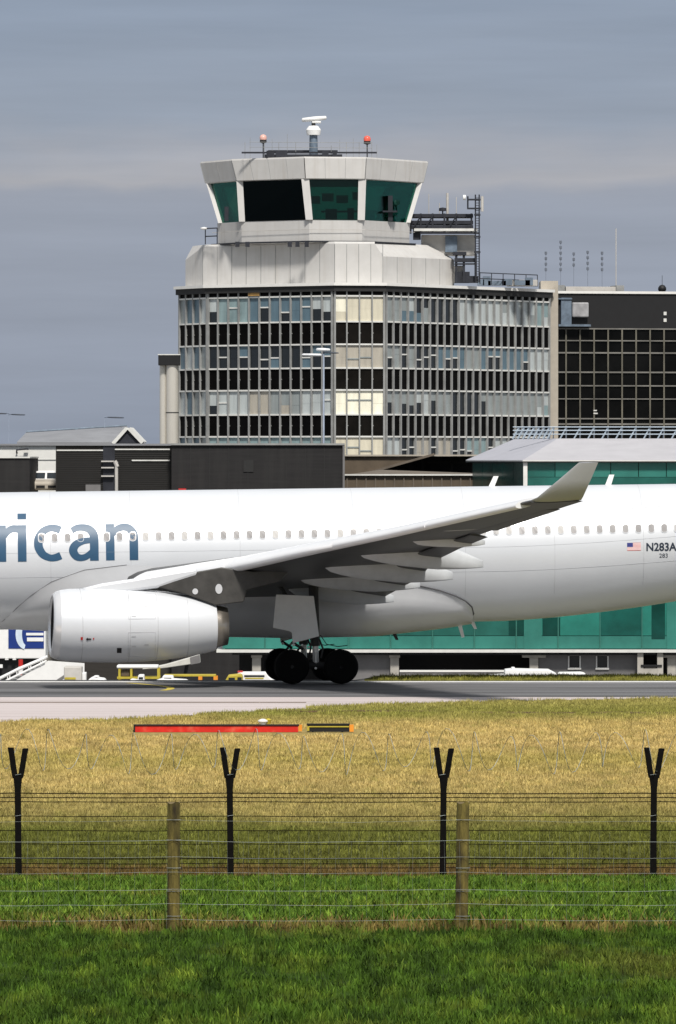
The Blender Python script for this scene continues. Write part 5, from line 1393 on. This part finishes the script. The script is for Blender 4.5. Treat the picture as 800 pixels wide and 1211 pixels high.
    wheels(root,org,(X(81,Y),X(95,Y)),Y-1.1,Y-.2,APRON,.28)
    # generic low vehicles
    def tug(px0,px1,py,Y,body,label,name='baggage_tug',cab=None,stripe=None,cat='tug'):
        root=thing(name,(X((px0+px1)/2,Y),Y,APRON),label,cat); org=root.location
        x0,x1=X(px0,Y),X(px1,Y); zt=Z(py,Y); L=x1-x0
        mb=MB(); mb.slab([(x0,Y,APRON+.3),(x1,Y,APRON+.3),(x1,Y,zt-.28),(x1-.12*L,Y,zt-.1),(x0+.25*L,Y,zt-.02),(x0+.05*L,Y,zt-.15)],(0,1.5,0)); mb.build('body',body,root,org,bevel=.06)
        if cab:
            a,b,pyc=cab; xa,xb=X(a,Y),X(b,Y); zc=Z(pyc,Y)
            mb=MB(); mb.slab([(xa,Y+.1,zt-.3),(xb,Y+.1,zt-.3),(xb-.1*(xb-xa),Y+.1,zc),(xa+.15*(xb-xa),Y+.1,zc)],(0,1.3,0)); c=mb.build('cab','white',root,org,bevel=.05)
            w_=xb-xa; mb=MB(); mb.box(xa+w_*.25,xb-w_*.2,Y+.06,Y+.12,zt-.02,zc-.1); mb.build('cab_window','carglass',c,org)
        if stripe:
            MB().box(x0+.1*L,x1-.02*L,Y-.03,Y,zt-.5,zt-.32).build('stripe',stripe,root,org)
        wheels(root,org,(x0+.2*L,x1-.2*L),Y+.05,Y+1.4,APRON,.3)
        return root,org
    tug(103,126,800.5,292,'white','white low tug with an orange top next to the cream power box',stripe='orange',cab=(109,117,799.8))
    r_,o_=tug(150,170,803,290,'white','white low tug with a square white cab below the engine',cab=(162,171,798.5))
    tug(181,226,802,289,'white','long white tug with a red side stripe beside the yellow trolley',cab=(190,206,799.5),stripe='red')
    # yellow canopy cart
    Y=300.; root=thing('baggage_cart',(X(155,Y),Y,APRON),'yellow framed baggage cart with a cream canopy under the engine','baggage cart'); org=root.location
    mb=MB(); mb.box(X(138,Y),X(187,Y),Y,Y+1.6,Z(790.5,Y),Z(787,Y)); mb.build('canopy','white',root,org,bevel=.05)
    mb=MB()
    for px in (140,154,186):
        for dy in (0.05,1.45): mb.box(X(px,Y),X(px+2.6,Y),Y+dy,Y+dy+.1,APRON+.5,Z(790.6,Y))
    mb.box(X(138.5,Y),X(189,Y),Y+.02,Y+1.6,Z(803,Y),Z(800.5,Y)); mb.build('frame','yellow',root,org)
    mb=MB(); mb.box(X(143,Y),X(153,Y),Y+.2,Y+1.4,Z(800.4,Y),Z(793,Y)); mb.build('load','brown',root,org,bevel=.04)
    wheels(root,org,(X(143,Y),X(184,Y)),Y+.1,Y+1.5,APRON,.25)
    # belt loader
    Y=309.; root=thing('belt_loader',(X(205,Y),Y,g),'cream belt loader with its conveyor raised, behind the engine','belt loader'); org=root.location
    mb=MB(); mb.slab([P(168,791.5,Y),P(196,786,Y),P(236,774.5,Y),P(237,784,Y),P(196,790,Y),P(186,791,Y)],(0,1.1,0)); mb.build('conveyor',mat('cream_paint',(.58,.57,.52),.5),root,org,bevel=.03)
    MB().slab([P(225,777.6,Y)+Vector((0,-.05,0)),P(236,774.5,Y)+Vector((0,-.05,0)),P(237,784,Y)+Vector((0,-.05,0)),P(226,786,Y)+Vector((0,-.05,0))],(0,.04,0)).build('conveyor_end','wallgrey',root,org)
    mb=MB(); mb.box(X(176,Y),X(232,Y),Y,Y+1.2,g+.4,g+.9); mb.tube([(X(215,Y),Y+.5,g+.8),P(222,783,Y)+Vector((0,.5,0))],.1,8); mb.build('chassis','black',root,org)
    wheels(root,org,(X(184,Y),X(224,Y)),Y+.05,Y+1.2,g,.35)
    # orange trolley frame
    Y=291.; root=thing('luggage_trolley',(X(226,Y),Y,APRON),'orange and yellow pipe framed luggage trolley behind the nose of the engine exhaust','trolley'); org=root.location
    mb=MB(); mb.box(X(194,Y),X(255,Y),Y+.4,Y+1.6,Z(800.4,Y),Z(798.6,Y)); mb.build('top_bar','yellow',root,org)
    mb=MB()
    for px in (195,234.5,252.5):
        for dy in (.38,1.52): mb.box(X(px,Y),X(px+(4.5 if px>230 else 3),Y),Y+dy,Y+dy+.09,APRON+.35,Z(800.5,Y))
    mb.box(X(194,Y),X(256,Y),Y+.4,Y+1.6,APRON+.3,APRON+.45); mb.build('frame','orange',root,org)
    wheels(root,org,(X(199,Y),X(250,Y)),Y+.45,Y+1.5,APRON,.2)
    # yellow tractor and white van by the wheels
    Y=289.; root=thing('yellow_tractor',(X(276,Y),Y,APRON),'yellow ground tractor in front of the undercroft column','tractor'); org=root.location
    mb=MB(); mb.slab([P(266,806,Y),P(270,799,Y),P(285,797.5,Y),P(287,800,Y),P(287,818,Y),P(266,818,Y)],(0,1.5,0)); mb.build('body','yellow',root,org,bevel=.05)
    mb=MB(); mb.box(X(270.5,Y),X(278,Y),Y-.03,Y,Z(805,Y),Z(801.5,Y)); mb.box(X(281,Y),X(286,Y),Y-.03,Y,Z(806,Y),Z(801,Y)); mb.build('cab_window','carglass',root,org)
    wheels(root,org,(X(270,Y),X(283,Y)),Y+.05,Y+1.4,APRON,.33)
    Y=293.; root=thing('service_van',(X(305,Y),Y,APRON),'white service van with a yellow stripe behind the front wheel','van'); org=root.location
    mb=MB(); mb.slab([P(287,816,Y),P(287,802,Y),P(280,797.5,Y),P(283,795.6,Y),P(316,795.6,Y),P(318,800,Y),P(325,806,Y),P(325,816,Y)],(0,1.7,0)); mb.build('body','white',root,org,bevel=.06)
    MB().box(X(289,Y),X(313,Y),Y-.02,Y,Z(800.6,Y),Z(798.6,Y)).build('window_band','carglass',root,org)
    MB().box(X(290,Y),X(312,Y),Y-.02,Y,Z(803,Y),Z(801.6,Y)).build('stripe','yellow',root,org)
    MB().box(X(281,Y),X(287,Y),Y+.2,Y+1.5,Z(795.5,Y),Z(794.6,Y)).build('light_bar','red',root,org)
    wheels(root,org,(X(293,Y),X(318,Y)),Y+.05,Y+1.6,APRON,.32)
    # low wall and white low loaders on the right
    Y=322.; gg=-4.3
    root=thing('low_wall',(X(541,Y),Y,gg),'low grey wall with a white coping in front of the dark undercroft','wall'); org=root.location
    MB().box(X(473,Y),X(606,Y),Y,Y+.4,gg,Z(795,Y)).build('wall','wallgrey',root,org); MB().box(X(473,Y),X(607,Y),Y-.05,Y+.45,Z(795,Y)+.003,Z(792.8,Y)).build('coping','corn',root,org)
    Y=316.; root=thing('low_trailer',(X(628,Y),Y,-4.0),'long flat white trailer with a small upright in front of the wall','trailer'); org=root.location
    mb=MB(); mb.slab([P(597,800,Y),P(598,792.4,Y),P(606,791.5,Y),P(650,792.4,Y),P(659,797,Y),P(660,800.5,Y)],(0,1.8,0)); mb.build('bed','white',root,org,bevel=.04)
    MB().box(X(605.5,Y),X(609.5,Y),Y+.2,Y+.9,Z(792,Y),Z(789.4,Y)).build('winch_post','white',root,org,bevel=.03)
    MB().slab([P(572,799.2,Y),P(598,797.4,Y),P(598,800,Y),P(574,800,Y)],(0,1.2,0)).build('drawbar_deck','white',root,org)
    MB().box(X(600,Y),X(658,Y),Y+.2,Y+1.6,-3.6,Z(800.6,Y)).build('chassis','black',root,org)
    wheels(root,org,(X(610,Y),X(650,Y)),Y+.05,Y+1.7,-4.1,.35)
    root=thing('low_trailer',(X(676,Y),Y,-4.0),'short flat white trailer with a dark underside below the grey wall windows','trailer'); org=root.location
    mb=MB(); mb.slab([P(661,797.8,Y),P(663,796,Y),P(688,795.6,Y),P(693,796.6,Y),P(693,798.2,Y),P(662,798.8,Y)],(0,1.8,0)); mb.build('bed','white',root,org,bevel=.03)
    MB().box(X(663,Y),X(690,Y),Y+.2,Y+1.6,-3.6,Z(798.9,Y)).build('chassis','black',root,org)
    wheels(root,org,(X(667,Y),X(686,Y)),Y+.05,Y+1.7,-4.1,.3)
vehicles()

# ------------------------------------------------------------------ runway side signs in the grass
def signs():
    Y=204.5
    root=thing('runway_sign',(X(257,Y),Y,0),'long low red board lying along the grass with a yellow end','sign'); org=root.location
    MB().box(X(159,Y),X(353,Y),Y,Y+.18,Z(866,Y),Z(858.6,Y)).build('board','signback',root,org)
    MB().box(X(158,Y),X(354,Y),Y-.03,Y+.21,Z(858.6,Y)+.002,Z(857,Y)).build('top_edge','black',root,org)
    MB().box(X(158,Y),X(160,Y),Y-.02,Y+.2,Z(866,Y),Z(858.55,Y)).build('end_cap','black',root,org)
    MB().box(X(353.2,Y),X(357.5,Y),Y-.02,Y+.2,Z(865,Y),Z(857.4,Y)).build('end_cap','orange',root,org)
    mb=MB()
    for px in (180,220,260,300,340): mb.box(X(px,Y)-.03,X(px,Y)+.03,Y+.05,Y+.12,-.1,Z(865.9,Y))
    mb.build('legs','black',root,org)
    root=thing('runway_sign',(X(390,Y),Y,0),'short low black board framed in yellow, right of the red one','sign'); org=root.location
    MB().box(X(363.5,Y),X(413.5,Y),Y,Y+.18,Z(865.5,Y),Z(857.5,Y)).build('board','black',root,org)
    MB().box(X(363,Y),X(414,Y),Y-.02,Y+.2,Z(857.5,Y)+.002,Z(856,Y)).build('top_edge','black',root,org)
    MB().box(X(366,Y),X(413,Y),Y-.025,Y,Z(860.2,Y),Z(858.8,Y)).build('yellow_line','yellow',root,org)
    MB().box(X(363.4,Y),X(366,Y),Y-.03,Y+.01,Z(864.5,Y),Z(859,Y)).build('end_cap','yellow',root,org)
    MB().box(X(413.6,Y),X(418.5,Y),Y-.02,Y+.2,Z(865.5,Y),Z(857.3,Y)).build('end_cap','orange',root,org)
    mb=MB()
    for px in (370,405): mb.box(X(px,Y)-.03,X(px,Y)+.03,Y+.05,Y+.12,-.1,Z(865.4,Y))
    mb.build('legs','black',root,org)
    Y=208.5; root=thing('edge_light',(X(313,Y),Y,0),'small white and yellow ground light behind the red board','light'); org=root.location
    c=(X(311,Y),Y,0); mb=MB(); mb.lathe(c,[(.12,0),(.12,.16),(.17,.18),(.17,Z(851.5,Y)-.02),(.05,Z(850.3,Y))],'z',14); mb.build('lens','white',root,org,smooth=True,auto=40)
    mb=MB(); mb.lathe((X(317.5,Y),Y+.1,0),[(.09,0),(.09,.2),(.11,.24),(.03,.30)],'z',12); mb.build('marker','yellow',root,org,smooth=True,auto=40)
signs()

# ------------------------------------------------------------------ fences
def fences():
    Y=133.; s=F/Y
    root=thing('security_fence',(0,Y,0),'dark wire security fence with Y topped black posts','fence'); org=root.location
    rnd=random.Random(2)
    hs=[(938,.012),(943,.011),(948,.010),(965,.009),(982,.009),(998,.008),(1015,.013),(1021,.010),(1026,.009),(1040,.006)]
    xa,xb=X(-480,Y),X(1275,Y)
    px_list=[-480,-229,22,273,524,773,1023,1274]
    for py,r in hs:
        pts=[]; z=Z(py,Y)
        for a,b in zip(px_list,px_list[1:]):
            for k in range(8):
                t=k/8; pts.append((X(a+(b-a)*t,Y),Y-.06,z-.012*4*t*(1-t)*rnd.uniform(.7,1.5)+rnd.uniform(-.003,.003)))
        mb=MB(); mb.tube(pts,r*.95,5)
        if py in (938,943,948,1015,1026):
            x=xa
            while x<xb:
                if -9<x<9: mb.tube([(x-.012,Y-.075,z-.03),(x+.012,Y-.045,z+.022)],.0035,4)
                x+=.14
        mb.build('wire','wire',root,org)
    # light netting
    mb=MB(); x=-9.
    while x<9.: mb.tube([(x,Y-.055,.02),(x,Y-.055,1.1)],.0012,4); x+=.22
    z=.1
    mb.build('netting','galv',root,org)
    for px in px_list:
        mb=MB(); x=X(px,Y); rr_=.067; le=rnd.uniform(-.02,.02)
        # angle iron post, square section, splitting into two raking arms
        mb.rings([[(x+le*z_/2-rr_*k,Y-rr_,z_),(x+le*z_/2+rr_*k,Y-rr_,z_),(x+le*z_/2+rr_*k,Y+rr_,z_),(x+le*z_/2-rr_*k,Y+rr_,z_)] for z_,k in ((-.2,1.08),(.4,1.05),(1.2,1.0),(2.0,1.0),(2.22,1.35),(2.34,1.6))])
        po=mb.build('fence_post','fencepost',root,org,bevel=.012)
        for sx,dx,zt in ((-1,-.155,2.92),(1,.17,2.90)):
            b0=x+le+sx*.055; t0=x+le+dx
            mb=MB(); mb.rings([[(b0+(t0-b0)*t-.062*k,Y-.06,z_),(b0+(t0-b0)*t+.062*k,Y-.06,z_),(b0+(t0-b0)*t+.062*k,Y+.06,z_),(b0+(t0-b0)*t-.062*k,Y+.06,z_)] for t,z_,k in ((0,2.25,1),(.35,2.45,1),(.8,2.78,1.),(1,zt,1.05))]); mb.build('raking_arm','fencepost',po,org,bevel=.015)
        mb=MB()
        for z_ in (2.32,1.42): mb.tube([(x-.07,Y-.085,z_),(x+.06,Y-.085,z_+.02)],.005,5)
        mb.build('tie_wire','galv',po,org)
    # razor wire coil lying in the Y
    mb=MB(); pts=[]; x=xa; 
    n=int((xb-xa)/.62*14)
    for k in range(n):
        t=k/14.; ph=2*PI*t
        rr_=.42+.05*math.sin(t*1.7)
        pts.append((xa+.62*t+.12*math.sin(ph*.5+t),Y+rr_*math.cos(ph),2.83+rr_*math.sin(ph)+.05*math.sin(t*.9)))
    mb.tube(pts,.0065,4,0,False); mb.build('razor_coil','galv',root,org)
    # stock fence in front
    Y=63.; z0=4.37
    root=thing('stock_fence',(0,Y,z0),'low sheep wire fence on weathered wooden posts','fence'); org=root.location
    pl=[-477,-136,205,546,887,1228]
    for px in pl:
        x=X(px,Y); r=.066; lean=.012 if px==205 else (.03 if px==546 else 0.)
        mb=MB(); rs=[]
        for k in range(9):
            t=k/8; z=z0-.25+t*1.585
            rs.append([(x+lean*(t-.3)+ (r*(1+.05*math.sin(5*t+i*1.3)))*math.cos(2*PI*i/14),Y+(r*(1+.05*math.cos(4*t+i)))*math.sin(2*PI*i/14),z+(.012*math.sin(i*1.2) if k==8 else 0)) for i in range(14)])
        mb.rings(rs,0,False); o=len(mb.v); mb.f.append([o-14+i for i in range(14)]); mb.m.append(1)
        po=mb.build('wooden_post',['wood','woodtop'],root,org,smooth=True,auto=50)
        mb=MB()
        for z in (z0+.16,z0+.42,z0+.66,z0+.95,z0+1.16): mb.tube([(x-.074+lean*.6,Y-.05,z),(x+lean*.6,Y-.078,z),(x+.074+lean*.6,Y-.05,z)],.0022,5)
        mb.build('staple','galv',po,org)
    xs0,xs1=X(pl[0],Y),X(pl[-1],Y)
    for h,r in ((1.16,.0010),(.95,.0018),(.78,.0013),(.62,.0013),(.44,.0016),(.29,.0016),(.13,.0013)):
        pts=[]
        for a,b in zip(pl,pl[1:]):
            for k in range(8):
                t=k/8; pts.append((X(a+(b-a)*t,Y),Y-.085,z0+h-.02*4*t*(1-t)*rnd.uniform(.6,1.2)+rnd.uniform(-.004,.004)))
        mb=MB(); mb.tube(pts,r,5); mb.build('wire','galv',root,org)
    mb=MB(); x=xs0
    while x<xs1:
        xx=x; pts=[(xx+rnd.uniform(-.01,.01),Y-.085,z0+h-.012) for h in (.95,.62,.29,.02)]; mb.tube(pts,.0006,4); x+=.16
    mb.build('netting','galv',root,org)
fences()
